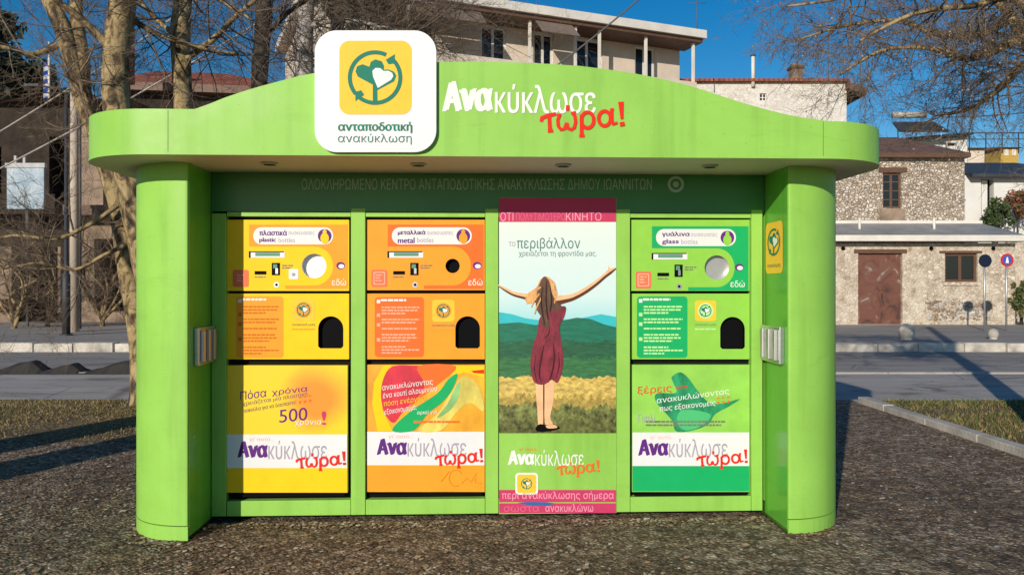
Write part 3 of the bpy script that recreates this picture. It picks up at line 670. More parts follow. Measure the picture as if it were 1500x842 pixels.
info_panel((926,430,1098,526), M['lime'], M['emerald'], (933,434,1007,524), M['greenline'], (1018,440,1049,470), (1055,464,1091,511), M['greenline'])

def blend_mat(name, a, b_, c, rad, soft, centre, wob=0.12, extra=None):
    """printed colour wash: colour a near centre, then b"""
    m, t, p = nodes_of(name); p.inputs['Roughness'].default_value = 0.42
    tc = N(t, 'ShaderNodeTexCoord'); sub = N(t, 'ShaderNodeVectorMath', operation='SUBTRACT'); sub.inputs[1].default_value = centre; t.links.new(tc.outputs['Object'], sub.inputs[0])
    nz = N(t, 'ShaderNodeTexNoise', Scale=4.0, Detail=3.0); t.links.new(tc.outputs['Object'], nz.inputs['Vector'])
    ma = N(t, 'ShaderNodeVectorMath', operation='MULTIPLY_ADD'); ma.inputs[1].default_value = (wob,)*3; t.links.new(nz.outputs['Color'], ma.inputs[0]); t.links.new(sub.outputs[0], ma.inputs[2])
    ln = N(t, 'ShaderNodeVectorMath', operation='LENGTH'); t.links.new(ma.outputs[0], ln.inputs[0])
    r = ramp(t, [(rad, a), (rad + soft, c), (min(1, rad + soft*2), b_)]); t.links.new(ln.outputs[1], r.inputs[0]); t.links.new(r.outputs[0], p.inputs['Base Color']); return m
def lower_door(box, m, band, purple_x, tail):
    x0, y0, x1, y1 = box; o, f = panel('lower_door', x0, y0, x1, y1, None, None, m, 0, None)
    b = MB(); Rc(b, f, x0+.5, band[0], x1-.5, band[1], M['white'], 2)
    if tail: Rc(b, f, x0+.5, band[1], x1-.5, y1-1, tail, 1.4)
    q = purple_x; h = band[0]
    text(b, f, "γι' αυτό...", quad(q+17, h+4, q+53, h+11), M['pink'], 3)
    bold(b, f, 'Ανα', quad(q+1.5, h+10.5, q+42.5, h+33.5), M['purple'], 1.7, 3); text(b, f, 'κύκλωσε', quad(q+45, h+9, q+131, h+36.5), M['lilac'], 3)
    tora(b, f, q+85, h+24, x1-1.5, h+53, M['red'], 5); b.build('slogan_print', o)
    b = MB(); b.box((f(x0+4,0).x, YP - 0.008, f((x0+x1)/2,y1+5.5).z), (f(x1-4,0).x, YB - 0.005, f((x0+x1)/2,y1+1.2).z), M['black']); b.build('kick_slot', o)
    return o, f
c0 = FR(YP)(478, 570)
o, f = lower_door((332,535,509,721), blend_mat('yellow_poster_wash', S(246,148,40), S(250,208,30), S(250,180,40), 0.12, 0.07, c0 + Vector((-.0,0,0.0))), (636,685), 348, M['yellow'])
b = MB(); text(b, f, 'Πόσα', quad(352,573,390,586,5), M['purple'], 2, 0.0); text(b, f, 'χρόνια', quad(398,570,450,581,6), M['purple'], 2)
text(b, f, 'χρειάζεται μια πλαστική', quad(355,588,450,596,15), M['greytxt'], 2); text(b, f, 'σακούλα για να διασπαστεί', quad(357,598,434,606,13), M['greytxt'], 2); text(b, f, ';;;', quad(437,581,456,592,3), M['deeporange'], 2)
text(b, f, '500', quad(409,600,450,619,4), M['purple'], 2); text(b, f, 'χρόνια', quad(432,614,471,624,1), M['whitetxt'], 3); text(b, f, '!', quad(471,602,478,622,0), M['magenta'], 2); b.build('poster_print', o)
o, f = lower_door((537,534,710,720), mat('amber_poster_wash', S(246,170,42), rough=0.42, var=0.26, vs=4, stretch=(1.6, 1, 0.8)), (632,681), 552, M['amber'])
b = MB()
P(b, f, [(562,534.5),(548,560),(545,590),(553,631),(575,631),(560,600),(560,565),(574,534.5)], M['yellow'], 1)
P(b, f, sm([(576,536),(562,553),(558,580),(564,606),(577,619),(592,601),(626,572),(656,549),(648,536),(612,535.2)], 4), mat('crimson_print', S(206,36,60), rough=0.5, var=0.3, vs=6, stretch=(1.6, 1, 0.8)), 1.5)
P(b, f, sm([(612,536),(668,536),(645,560),(614,584),(596,600),(622,566)], 4), M['deeporange'], 1.8)
P(b, f, sm([(574,630),(600,603),(640,576),(656,556),(670,547),(664,567),(650,587),(626,606),(606,630)], 4), M['emerald'], 2.6)
P(b, f, sm([(612,630),(640,606),(662,572),(676,552),(692,556),(704,572),(708.5,602),(690,590),(670,602),(646,630)], 4), mat('pale_lime_print', S(222,204,96), rough=0.5, var=0.3, vs=5, stretch=(2, 1, 0.8)), 2.2)
P(b, f, sm([(640,612),(655,592),(668,566),(674,560),(672,580),(660,600)], 4), mat('pale_green_print_streak', S(140,196,120), rough=0.5, var=0.3, vs=5), 2.9)
P(b, f, [(560,534.5),(590,534.5),(640,534.5),(709,536),(709,552),(680,545),(665,550),(652,538)], M['yellow'], 1.2)
P(b, f, [(690,543),(709,541),(709,547),(694,546)], M['red'], 2.2)
for i, (s_, mm) in enumerate((('ανακυκλώνοντας', M['whitetxt']), ('ένα κουτί αλουμινίου', M['whitetxt']), ('πόση ενέργεια', M['signyellow']), ('εξοικονομούμε;', M['whitetxt']))):
    text(b, f, s_, quad(560+i, 563+i*12, (634, 640, 624, 610)[i], 573+i*12, (9, 11, 9, 8)[i]), mm, 4, 0.01)
text(b, f, 'αρκεί για', quad(611,601,640,608,1), M['whitetxt'], 4); info_lines(b, f, 606,616,680,622, M['deeporange'], None, [.9], 4)
b.build('poster_print', o)
b = MB(); stroke(b, f, ell(668,700,10,12,60,330,12), 0.8, M['amberline'], 3); stroke(b, f, [(676,708),(684,700),(690,706),(698,692),(696,706),(706,708)], 0.8, M['amberline'], 3.3); stroke(b, f, [(646,705),(652,698),(658,690)], 0.8, M['amberline'], 3.6); b.build('scribble', o)
o, f = lower_door((926,534,1098,720), mat('lime_poster_wash', S(146,206,84), rough=0.42, var=0.14, vs=5), (633,682), 935, M['emerald'])
b = MB()
P(b, f, sm([(984,552),(996,545),(1008,553),(1022,572),(1040,590),(1060,590),(1084,584),(1066,596),(1048,606),(1036,622),(1010,631),(990,631),(984,615),(962,590),(962,576),(990,575),(986,560)]), mat('deep_green_print', S(30,142,92), rough=0.5, var=0.6, vs=7, stretch=(1.5, 1, 0.7)), 1)
P(b, f, sm([(1000,600),(1040,606),(1030,622),(1005,630),(992,618)]), prt('sea_green_print', S(80,190,120)), 1.6)
text(b, f, 'ξέρεις', quad(934,566,984,580,4), M['red'], 3); stroke(b, f, [(990,568),(1007,566)], 2, M['red'], 3)
text(b, f, 'ανακυκλώνοντας', quad(962,582,1068,592,14), M['whitetxt'], 3); text(b, f, 'πως εξοικονομείς', quad(966,594,1048,604,9), M['whitetxt'], 3); text(b, f, ';;;', quad(1050,582,1069,592,2), M['deeporange'], 3)
text(b, f, 'Γυαλί...', quad(935,606,966,618,0), M['lilac'], 3); info_lines(b, f, 946,616,1062,626, M['greytxt'], None, [1,.95], 3); b.build('poster_print', o)
# the tall poster of the woman in the field
f = FR(YF - 0.004); b = MB(); b.box((f(731,0).x, YF - 0.004, f(817,751.5).z), (f(903,0).x, YF + 0.001, f(817,290).z), M['green']); po = b.build('picture_poster', kiosk)
b = MB()
Rc(b, f, 731, 290, 902.5, 325, M['magenta'], 1)
text(b, f, 'ΟΤΙ', quad(733,311,752,324), M['magentatxt'], 2); text(b, f, 'ΠΟΛΥΤΙΜΟΤΕΡΟ', quad(756,311.5,828,323.5), prt('rose_lettering', S(216,104,140)), 2); text(b, f, 'ΚΙΝΗΤΟ', quad(829,311,881,323.5), M['magentatxt'], 2)
b.build('magenta_band', po)
b = MB(); Rc(b, f, 731, 717, 902.5, 735, M['magenta'], 1); text(b, f, 'περί ανακύκλωσης σήμερα', quad(735,719,899,733), M['magentatxt'], 2); b.build('magenta_band', po)
b = MB(); Rc(b, f, 731, 736.5, 902.5, 751, M['magenta'], 1); text(b, f, 'ανακυκλώνω', quad(799,737.5,869,749), M['magentatxt'], 2); text(b, f, 'σωστά', quad(738,738,790,749), prt('rose_lettering_low', S(216,104,140)), 2)
b.build('magenta_band', po)
b = MB(); m, t, p = nodes_of('printed_pale_sky'); p.inputs['Roughness'].default_value = 0.4
tc = N(t, 'ShaderNodeTexCoord'); sx = N(t, 'ShaderNodeSeparateXYZ'); t.links.new(tc.outputs['Object'], sx.inputs[0])
mr = N(t, 'ShaderNodeMapRange'); mr.inputs[1].default_value = f(0,480).z; mr.inputs[2].default_value = f(0,325).z; t.links.new(sx.outputs[2], mr.inputs[0])
rp = ramp(t, [(0.0, S(150,216,222)), (0.3, S(206,230,232)), (1.0, S(222,234,232))]); t.links.new(mr.outputs[0], rp.inputs[0]); t.links.new(rp.outputs[0], p.inputs['Base Color'])
Rc(b, f, 731, 325.4, 902.5, 480, m, 1)
P(b, f, [(731,457),(750,460),(770,466),(800,470),(850,466),(880,460),(902.5,464),(902.5,485),(731,485)], M['hillfar'], 1.6)
P(b, f, [(731,474),(760,472),(785,476),(820,470),(845,465),(865,467),(885,475),(902.5,479),(902.5,520),(731,520)], M['hill'], 2.2)
rj = random.Random(8); jag = lambda y, amp: [(731 + 171.5*i/60, y + rj.uniform(-amp, amp) + 1.5*math.sin(i*0.31)) for i in range(61)]
P(b, f, jag(500, 2.2) + [(902.5,560),(731,560)], M['field'], 2.6); P(b, f, jag(524, 3.0) + [(902.5,560),(731,560)], M['fieldlow'], 2.9); P(b, f, jag(552, 2.2) + [(902.5,606),(731,606)], M['straw'], 3.2)
P(b, f, jag(580, 7.0) + [(902.5,634),(731,634)], M['strawdark'], 3.5); P(b, f, jag(594, 6.0) + [(902.5,634),(731,634)], M['meadow'], 3.8); P(b, f, jag(616, 6.0) + [(902.5,634),(731,634)], M['meadowlow'], 4.1)
b.build('printed_landscape', po)
b = MB()
q1 = lambda pts: [(725 + x/5.611, 330 + y/5.611) for x, y in pts]
def limb(pts, wd, m, k): stroke(b, f, sm_open(q1(pts)), [w_/5.611 for w_ in interp(wd, len(pts))], m, k)
def sm_open(p, n=5):
    o_ = []
    for i in range(len(p)-1):
        a_, b_, c_, d_ = p[max(i-1,0)], p[i], p[i+1], p[min(i+2,len(p)-1)]
        for j in range(n):
            t_ = j/n; o_.append(tuple(0.5*((2*b_[q]) + (c_[q]-a_[q])*t_ + (2*a_[q]-5*b_[q]+4*c_[q]-d_[q])*t_*t_ + (3*b_[q]-a_[q]-3*c_[q]+d_[q])*t_**3) for q in (0,1)))
    return o_ + [p[-1]]
def interp(wd, n, k=5):
    o_ = []
    for i in range(n-1):
        for j in range(k): o_.append(wd[i] + (wd[i+1]-wd[i])*j/k)
    return o_ + [wd[-1]]
limb([(470,620),(560,602),(640,585),(740,532),(830,468),(900,412),(940,378),(994,349)], [90,56,46,38,32,28,38,10], M['skin'], 4.6)
limb([(505,640),(570,624),(645,603),(745,549),(835,484),(905,424),(950,390),(994,356)], [40,30,24,22,20,18,18,6], M['skindark'], 5.2)
limb([(930,382),(938,352),(930,335)], [16,14,5], M['skin'], 4.9)
limb([(400,600),(320,585),(240,578),(150,556),(80,522),(28,492)], [100,56,40,30,25,10], M['skin'], 4.6)
limb([(340,622),(240,597),(150,572),(80,534),(30,500)], [26,18,16,12,5], M['skindark'], 5.2)
P(b, f, sm(q1([(410,420),(445,430),(490,470),(500,540),(480,600),(420,560),(300,640),(250,620),(270,560),(340,510),(370,450)])), M['hairlight'], 5.8)
P(b, f, sm([(793,462),(826,448),(827,462),(820,478),(822,500),(825,522),(824,540),(817,560),(808,556),(797,563),(783,560),(778,545),(777,528),(781,505),(787,488)]), M['dress'], 6.2)
P(b, f, sm(q1([(410,420),(378,455),(352,530),(335,640),(350,705),(385,760),(390,830),(455,838),(440,760),(450,700),(520,700),(545,660),(510,630),(470,560),(450,470)])), M['hair'], 6.8)
P(b, f, sm([(785,560),(796,562),(796.5,590),(795,622),(789,624),(787,600)]), M['skin'], 5); P(b, f, sm([(798,561),(811,558),(811,585),(806,610),(810,622),(800,626),(797,600)]), M['skin'], 5.1)
P(b, f, sm([(795.5,562),(797.5,562),(797.2,615),(796,622)]), M['skindark'], 5.6)
P(b, f, sm([(784,628),(790,621),(800,622),(812,622),(820,627),(806,631),(790,632)]), M['black'], 5.9); P(b, f, sm([(800,623),(812,622),(816,626),(803,627)]), M['skin'], 6.3)
for pts, wd in (([(797,505),(793,525),(790,548),(794,560)], [1,2.6,2.2,.6]), ([(810,500),(812,525),(808,548),(803,560)], [.8,2.4,2.6,.6]), ([(818,515),(819,535),(814,555)], [.6,2,.6]), ([(785,520),(783,540),(786,558)], [.6,1.6,.6]), ([(806,478),(803,490),(796,496)], [.6,1.8,.5])):
    stroke(b, f, sm_open(pts), interp(wd, len(pts)) if len(wd) == len(pts) else 1, M['dressdark'], 6.5)
for pts in ([(792,420),(784,428),(778,440),(771,445)], [(790,430),(782,441),(778,450)], [(793,436),(786,450),(783,460)], [(812,418),(815,430),(812,444)], [(805,410),(811,416),(814,426)]):
    stroke(b, f, sm_open(pts), interp([2.4,2.0,1.4,.4][:len(pts)], len(pts)), M['hairlight'], 7.4)
for pts in ([(795,420),(793,440),(795,462),(799,476)], [(801,412),(800,440),(803,468)], [(806,418),(808,440),(806,456)]):
    stroke(b, f, sm_open(pts), interp([.6,2.2,1.8,.5][:len(pts)], len(pts)), M['hairdark'], 7.8)
b.build('printed_woman', po)
b = MB(); text(b, f, 'το', quad(745,354,755,361), M['lilac'], 2); text(b, f, 'περιβάλλον', quad(757,348,850,368), M['tealgrey'], 2); text(b, f, 'χρειάζεται τη φροντίδα μας.', quad(760,367,874,377), M['tealgrey'], 2)
b.build('poster_lettering', po)
b = MB(); text(b, f, "γι' αυτό...", quad(760,655,790,661), M['deeporange'], 2); bold(b, f, 'Ανα', quad(745.5,660,781.5,680), M['whitetxt'], 1.5, 2); text(b, f, 'κύκλωσε', quad(784,659,855,682), M['whitetxt'], 2); tora(b, f, 815, 673, 879, 698, M['deeporange'], 4)
b.build('slogan_print', po)
b = MB(); P(b, f, rr(755,692,788,724,5), M['whitetxt'], 2); P(b, f, rr(757.5,694.5,785.5,721.5,4), M['signyellow'], 3); emblem(b, f, 761, 697, 782, 719, 4); b.build('emblem_sticker', po)
b = MB(); pts = [(758,736),(775,734.5),(800,735),(815,737),(800,740.5),(775,740)]; P(b, f, pts, prt('blue_sticker', S(54,104,160)), 4); b.build('torn_sticker', po)

# canopy: rounded plan, arched top
topx = [(285,160),(305,153),(330,143),(355,134.5),(380,127),(410,119),(440,111),(480,104),(520,98),(560,94),(600,92),(650,91),(700,90.5),(760,92),(805,94),(850,97),(890,102),(930,108),(965,115),(1000,123),(1030,132),(1060,142),(1090,151.5),(1120,160),(1148,167),(1175,172.5),(1205,176.5)]
prof = [(kray(px, py, 'y', YC).x, kray(px, py, 'y', YC).z) for px, py in topx]
RC, CD = 0.50, 1.85
cxl = KX(130, YC+0.265) + 0.883*RC; cxr = KX(1290, YC+0.265) - 0.90*RC
stations = []                                  # x, front y, back y, top z
zl, zr = prof[0][1], prof[-1][1]
n = 12
for i in range(n+1):
    a = R(90*i/n); stations.append((cxl - RC*math.cos(a), YC + RC - RC*math.sin(a), YC + CD - RC + RC*math.sin(a), zl))
for x, z in prof:
    if cxl + 0.01 < x < cxr - 0.01: stations.append((x, YC, YC + CD, z))
zr = stations[-1][3] - 0.004
for i in range(n+1):
    a = R(90*i/n); stations.append((cxr + RC*math.sin(a), YC + RC - RC*math.cos(a), YC + CD - RC + RC*math.cos(a), zr))
b = MB(); vs = []; fs = []; ns = len(stations)
for x, yf, yb_, zt_ in stations: vs += [(x,yf,zS),(x,yf,zt_),(x,yb_,zt_),(x,yb_,zS)]
for i in range(ns-1):
    a, c = 4*i, 4*i+4
    fs += [(a,c,c+1,a+1),(a+1,c+1,c+2,a+2),(a+2,c+2,c+3,a+3)]
fs += [(0,1,2,3), tuple(4*(ns-1)+q for q in (3,2,1,0))]
b.add(vs, fs, M['green'], True)
can = b.build('canopy', kiosk)
me = can.data; bm = bmesh.new(); bm.from_mesh(me); bmesh.ops.remove_doubles(bm, verts=bm.verts, dist=1e-4)
bmesh.ops.recalc_face_normals(bm, faces=bm.faces)
for e in bm.edges:
    if len(e.link_faces) == 2 and e.calc_face_angle() > R(35): e.smooth = False
bm.to_mesh(me); bm.free()
b = MB(); vs = []; fs = []
for x, yf, yb_, zt_ in stations: vs += [(x,yf+0.0,zS),(x,yb_,zS)]
for i in range(ns-1): fs.append((2*i, 2*i+1, 2*i+3, 2*i+2))
b.add(vs, fs, M['soffit']); so = b.build('soffit', can)
b = MB(); ss = stations
vs = []; fs = []                                # a pale drip edge along the bottom of the fascia
for x, yf, yb_, zt_ in ss: vs += [(x, yf-0.004, zS-0.002), (x, yf-0.004, zS+0.012)]
for i in range(ns-1): fs.append((2*i, 2*i+2, 2*i+3, 2*i+1))
b.add(vs, fs, M['green'], True); b.build('drip_edge', can)
for px in (395, 613, 825, 1040):
    x = KX(px, 0.0); b = MB(); c = [(x + 0.05*math.cos(2*math.pi*i/20), 0.0 + 0.05*math.sin(2*math.pi*i/20)) for i in range(20)]
    b.prism(c, zS-0.012, zS-0.001, M['alu']); c2 = [(x + 0.036*math.cos(2*math.pi*i/20), 0.036*math.sin(2*math.pi*i/20)) for i in range(20)]
    b.prism(c2, zS-0.014, zS-0.0125, M['glass']); b.build('downlight', can)
# seams of the fascia sheets
fc = FR(YC)
for px in (246, 1206):
    b = MB(); Rc(b, fc, px-0.5, 162 if px < 700 else 178.5, px+0.5, 222 if px < 700 else 233, M['seam'], 0.8); b.build('panel_seam', can)
# big slogan
b = MB(); bold(b, fc, 'Ανα', quad(651,120.5,719,163,0.5), M['whitetxt'], 3.2, 2); bold(b, fc, 'κύκλωσε', quad(725.5,123.5,872.5,166,-1), M['whitetxt'], 0.5, 3); tora(b, fc, 791, 148, 917, 200, M['red'], 4); b.build('slogan_lettering', can)
# white sign with the emblem
YS = YC - 0.032; fs_ = FR(YS)
b = MB(); pts = rr(461, 45, 639, 223, 32, 10); a = [fs_(x, y, 0) for x, y in pts]
nn = len(a); bk = [v + Vector((0, 0.028, 0)) for v in a]
b.add(a + bk, [list(range(nn)), [i + nn for i in range(nn)][::-1]], M['white']); b.add(a + bk, [(i, (i+1)%nn, (i+1)%nn+nn, i+nn) for i in range(nn)], M['white'], True)
sg = b.build('round_cornered_sign', kiosk)
b = MB(); P(b, fs_, rr(497,60,603,168,15,8), M['signyellow'], 1.5); emblem(b, fs_, 498, 60, 602, 168, 3); b.build('emblem', sg)
b = MB(); bold(b, fs_, 'ανταποδοτική', quad(495.6,179,603.4,195), M['teal'], 0.6, 2); text(b, fs_, 'ανακύκλωση', quad(495,196,603,212), M['tealgrey'], 2); b.build('sign_lettering', sg)

# ------------------------------------------------------------------ trees
def grow(mb, p, d, L, r, lev, rg, m, up=0.15, seeds=None):
    n = 4 if lev > 0 else 3; pts = [p.copy()]; rs = [r]
    d = d.normalized()
    for i in range(n):
        d = (d + Vector((rg.gauss(0, .2), rg.gauss(0, .2), rg.gauss(0, .2) + up*0.3))).normalized()
        p = p + d*(L/n); pts.append(p); rs.append(r*(1 - 0.72*(i+1)/n))
    mb.tube(pts, rs, 5 if r > 0.02 else (4 if r > 0.012 else 3), m, cap=False)
    if seeds is not None and lev == 0 and rg.random() < 0.03: mb.ball(pts[-1] - Vector((0, 0, 0.04)), 0.010, seeds, 6)
    if lev <= 0: return
    k = rg.randint(3, 5)
    for i in range(k):
        t = 0.2 + 0.8*(i + rg.random())/k; t = min(t, 0.999); j = int(t*n); q = pts[j].lerp(pts[j+1], t*n - j)
        ax = Vector((rg.gauss(0, 1), rg.gauss(0, 1), rg.gauss(0, 1))).normalized()
        dd = (d + ax*rg.uniform(0.55, 1.15)).normalized()
        grow(mb, q, dd, L*rg.uniform(0.45, 0.72), max(r*0.52*(1 - 0.5*t), 0.0022), lev-1, rg, m, up, seeds)
def smooth_path(pts, k=4):
    pts = [Vector(p) for p in pts]; out = []
    for i in range(len(pts)-1):
        a, b_, c, d = pts[max(i-1,0)], pts[i], pts[i+1], pts[min(i+2, len(pts)-1)]
        for j in range(k):
            t = j/k; out.append(0.5*((2*b_) + (c-a)*t + (2*a-5*b_+4*c-d)*t*t + (3*b_-a-3*c+d)*t**3))
    out.append(pts[-1]); return out
def tree(name, label, limbs, m, seed, twigs=16, lev=3, Lr=(0.8, 1.5), group=None, tm=None, up=0.15, wob=0.1, skip=0.35, seeds=None, tr=0.02, bias=None):
    """limbs: list of (points, r0, r1); the first is the trunk"""
    rg = random.Random(seed); base = Vector(limbs[0][0][0])
    root = empty(name, base, 0, label, 'tree', group); tb = MB(); cb = MB(); off = -base
    for i, (pts, r0, r1) in enumerate(limbs):
        sp = smooth_path(pts); n = len(sp); rs = []
        for j in range(n):
            t = j/(n-1); q = r0 + (r1-r0)*t
            if i == 0: q *= 1 + 0.35*math.exp(-t*n*0.9)
            rs.append(q*(1 + wob*mnoise.noise(sp[j]*2.1 + Vector((seed, 0, 0)))))
        tb.tube([p + off for p in sp], rs, 12 if r0 > 0.06 else 7, m)
        for k in range(twigs if i else twigs//2):
            t = rg.uniform(skip if i == 0 else 0.1, 1); j = min(int(t*(n-1)), n-2); p = sp[j].lerp(sp[j+1], t*(n-1)-j)
            d = (sp[j+1]-sp[j]).normalized(); ax = Vector((rg.gauss(0,1), rg.gauss(0,1), rg.gauss(0,1))).normalized()
            dd = d*0.5 + ax*1.0
            if bias: dd += Vector(bias)
            grow(cb, p + off, dd, rg.uniform(*Lr), min(tr, rs[j]*0.5), lev, rg, tm or M['twig'], up, seeds)
    tb.build('trunk', root); cb.build('crown', root); return root
A = lambda lst, Y, dY=0.0: [at(px, py, Y + dY*i) for i, (px, py) in enumerate(lst)]
def foot(px, Y): return Vector(((px-750)/F*Y, Y, -0.03))
GT = 'bare trees beside the road behind the kiosk'
tree('plane_tree', 'forked bare plane tree leaning out from behind the kiosk, its trunk down to the grass',
     [([foot(212, 10.4)] + A([(206,500),(190,400),(174,300),(150,220),(122,145),(98,60),(80,15),(52,-50),(20,-160)], 10.4), 0.155, 0.09),
      (A([(122,145),(120,80),(112,20),(118,-60),(140,-150)], 10.4, 0.05), 0.10, 0.06),
      (A([(150,220),(140,180),(128,150),(112,100)], 10.3, -0.15), 0.05, 0.03),
      (A([(98,60),(50,80),(0,70),(-60,90)], 10.4, -0.2), 0.045, 0.02),
      (A([(174,300),(130,330),(80,350),(20,345),(-40,360)], 10.2, -0.15), 0.035, 0.012),
      (A([(182,360),(150,375),(110,395),(60,385),(25,390)], 10.2, -0.1), 0.03, 0.01)], M['planebark'], 3, twigs=12, lev=3, group=GT, tr=0.014, Lr=(0.5, 1.1))
tree('plane_tree', 'straight thick plane tree with mottled tan bark, second from the left above the canopy',
     [([foot(238, 9.9)] + A([(228,450),(205,330),(182,220),(170,140),(172,70),(180,0),(186,-90),(190,-220)], 9.9), 0.185, 0.155),
      (A([(172,80),(120,30),(70,-10),(30,-60)], 9.9, -0.2), 0.06, 0.03), (A([(180,20),(230,50),(290,70),(350,80)], 9.9, 0.25), 0.04, 0.015),
      (A([(176,10),(230,-20),(300,-10),(370,30)], 9.9, -0.25), 0.045, 0.015)], M['planebark'], 5, twigs=12, lev=3, group=GT, tr=0.013)
tree('plane_tree', 'slim pale plane tree with peeling bark rising over the canopy left of the sign',
     [([foot(280, 10.6)] + A([(276,420),(272,280),(268,160),(266,100),(264,50),(268,0),(275,-90),(270,-200)], 10.6), 0.14, 0.115),
      (A([(266,90),(310,60),(350,20),(400,-20)], 10.6, -0.2), 0.05, 0.02), (A([(267,60),(230,30),(200,0),(150,-20)], 10.6, 0.2), 0.04, 0.02)], M['planebark'], 8, twigs=14, lev=3, group=GT, tr=0.013)
tree('shade_dark_tree', 'bare tree, its trunk coloured dark as in shadow, rising straight over the canopy near the white sign',  # trunk in shadow: the shade is put into the dark bark colour
     [([foot(372, 13.0)] + A([(374,420),(378,280),(380,120),(384,60),(388,0),(392,-80),(398,-190)], 13.0), 0.15, 0.12),
      (A([(384,60),(420,20),(470,-10),(520,-20)], 13.0, -0.2), 0.05, 0.02), (A([(388,10),(340,-20),(300,-10),(250,10)], 13.0, 0.2), 0.04, 0.02)], M['darkbark'], 13, twigs=24, lev=3, group=GT, tr=0.013)
tree('pale_tree', 'bare tree with a whitish flaking trunk showing just left of the white sign',
     [([foot(455, 15.0)] + A([(452,420),(448,280),(446,130),(446,60),(448,0),(450,-80),(455,-170)], 15.0), 0.17, 0.16),
      (A([(447,40),(500,30),(560,40),(620,55)], 15.0, -0.2), 0.06, 0.02), (A([(447,100),(490,85),(540,70),(600,60),(660,65)], 15.0, 0.1), 0.05, 0.015), (A([(449,0),(520,-10),(600,0),(680,15)], 15.0, 0.3), 0.05, 0.02)],
     M['palebark'], 17, twigs=52, lev=3, group=GT, tr=0.018, Lr=(0.9, 1.8))
for i, (px, Yb, hh, lab) in enumerate(((20, 26, 3.6, 'tangled bare bush before the dark left house, at the frame edge below the hanging sign'), (150, 27.5, 3.8, 'tangled bare bush between the utility pole and the leaning plane tree'), (70, 27, 3.0, 'low tangled bare bush before the shaded openings of the left house'))):
    p0 = Vector(((px-750)/F*Yb, Yb, 0.18)); r_ = random.Random(60+i)
    tree('bare_bush', lab, [([p0 + Vector((r_.gauss(0,.15)*k_, 0, hh*0.16*k_)) for k_ in range(5)], 0.07, 0.02)] + [([p0 + Vector((0,0,0.2)), p0 + Vector((r_.gauss(0,.6), r_.gauss(0,.3), hh*.45)), p0 + Vector((r_.gauss(0,1.3), r_.gauss(0,.4), hh*.9))], 0.05, 0.015) for _ in range(6)],
         M['planebark'], 70+i, twigs=9, lev=3, group='bare bushes before the left house', tr=0.02, Lr=(0.7, 1.5), tm=M['twig'])
# the tree whose boughs enter at the upper right; its trunk stands just outside the frame and throws the long shadow
YT = 8.2
base = Vector((5.62, YT, -0.03))
tree('bare_tree', 'wide bare tree whose twiggy boughs hang into the upper right sky',
     [([base, base + Vector((0.05,0.05,1.2)), base + Vector((0.1,0.1,2.4)), base + Vector((0.12,0.2,3.6)), base + Vector((0.2,0.3,5.0)), base + Vector((0.3,0.4,7.0))], 0.19, 0.10),
      ([base + Vector((0.1,0.1,2.5)), at(1530,95,YT), at(1500,94,YT), at(1465,130,YT+0.2), at(1420,160,YT+0.4), at(1370,170,YT+0.6)], 0.05, 0.010),
      ([base + Vector((0.1,0.1,2.8)), at(1510,70,YT), at(1450,78,YT), at(1412,86,YT+0.1), at(1360,70,YT+0.2), at(1290,75,YT+0.4), at(1230,110,YT+0.5)], 0.06, 0.010),
      ([base + Vector((0.12,0.2,3.2)), at(1500,34,YT+0.3), at(1441,50,YT+0.5), at(1380,52,YT+0.6), at(1310,30,YT+0.9), at(1230,40,YT+1.1), at(1160,62,YT+1.2)], 0.06, 0.010),
      ([base + Vector((0.12,0.2,3.5)), at(1479,23,YT+0.2), at(1440,-10,YT+0.3), at(1370,-40,YT+0.4), at(1290,-20,YT+0.6), at(1220,0,YT+0.8), at(1150,10,YT+1)], 0.06, 0.010),
      ([base + Vector((0.12,0.2,3.3)), at(1500,10,YT-0.4), at(1420,10,YT-0.6), at(1340,20,YT-0.8), at(1260,60,YT-0.9)], 0.05, 0.010)],
     M['planebark'], 21, twigs=40, lev=3, group='bare trees beside the lawn', tr=0.012, Lr=(0.35, 0.75), up=-0.1, seeds=M['leaf2'], bias=(-0.35, 0, -0.05))
# big trees outside the frame on the left, nearer than the kiosk; their shadows lie over the left of the plaza
for i, (x, y_, hh) in enumerate(((-5.6, 3.6, 6.0), (-6.3, 4.5, 7.0))):
    base = Vector((x, y_, -0.03))
    tree('roadside_tree', 'bare tree standing outside the picture on the left of the plaza' if i == 0 else 'taller bare tree outside the picture, further up the left of the plaza',
         [([base, base + Vector((0,0.1,2)), base + Vector((0.1,0.1,4)), base + Vector((0.2,0,hh))], 0.38, 0.14), ([base + Vector((0,0.1,2.2)), base + Vector((-0.6,0.6,3.2)), base + Vector((-1.2,1.2,4.6))], 0.1, 0.04),
          ([base + Vector((0.05,0.1,3.0)), base + Vector((0.6,-0.4,4.0)), base + Vector((0.9,-1.0,5.4))], 0.1, 0.04)], M['planebark'], 30+i, twigs=3, lev=1, group='trees left of the plaza')

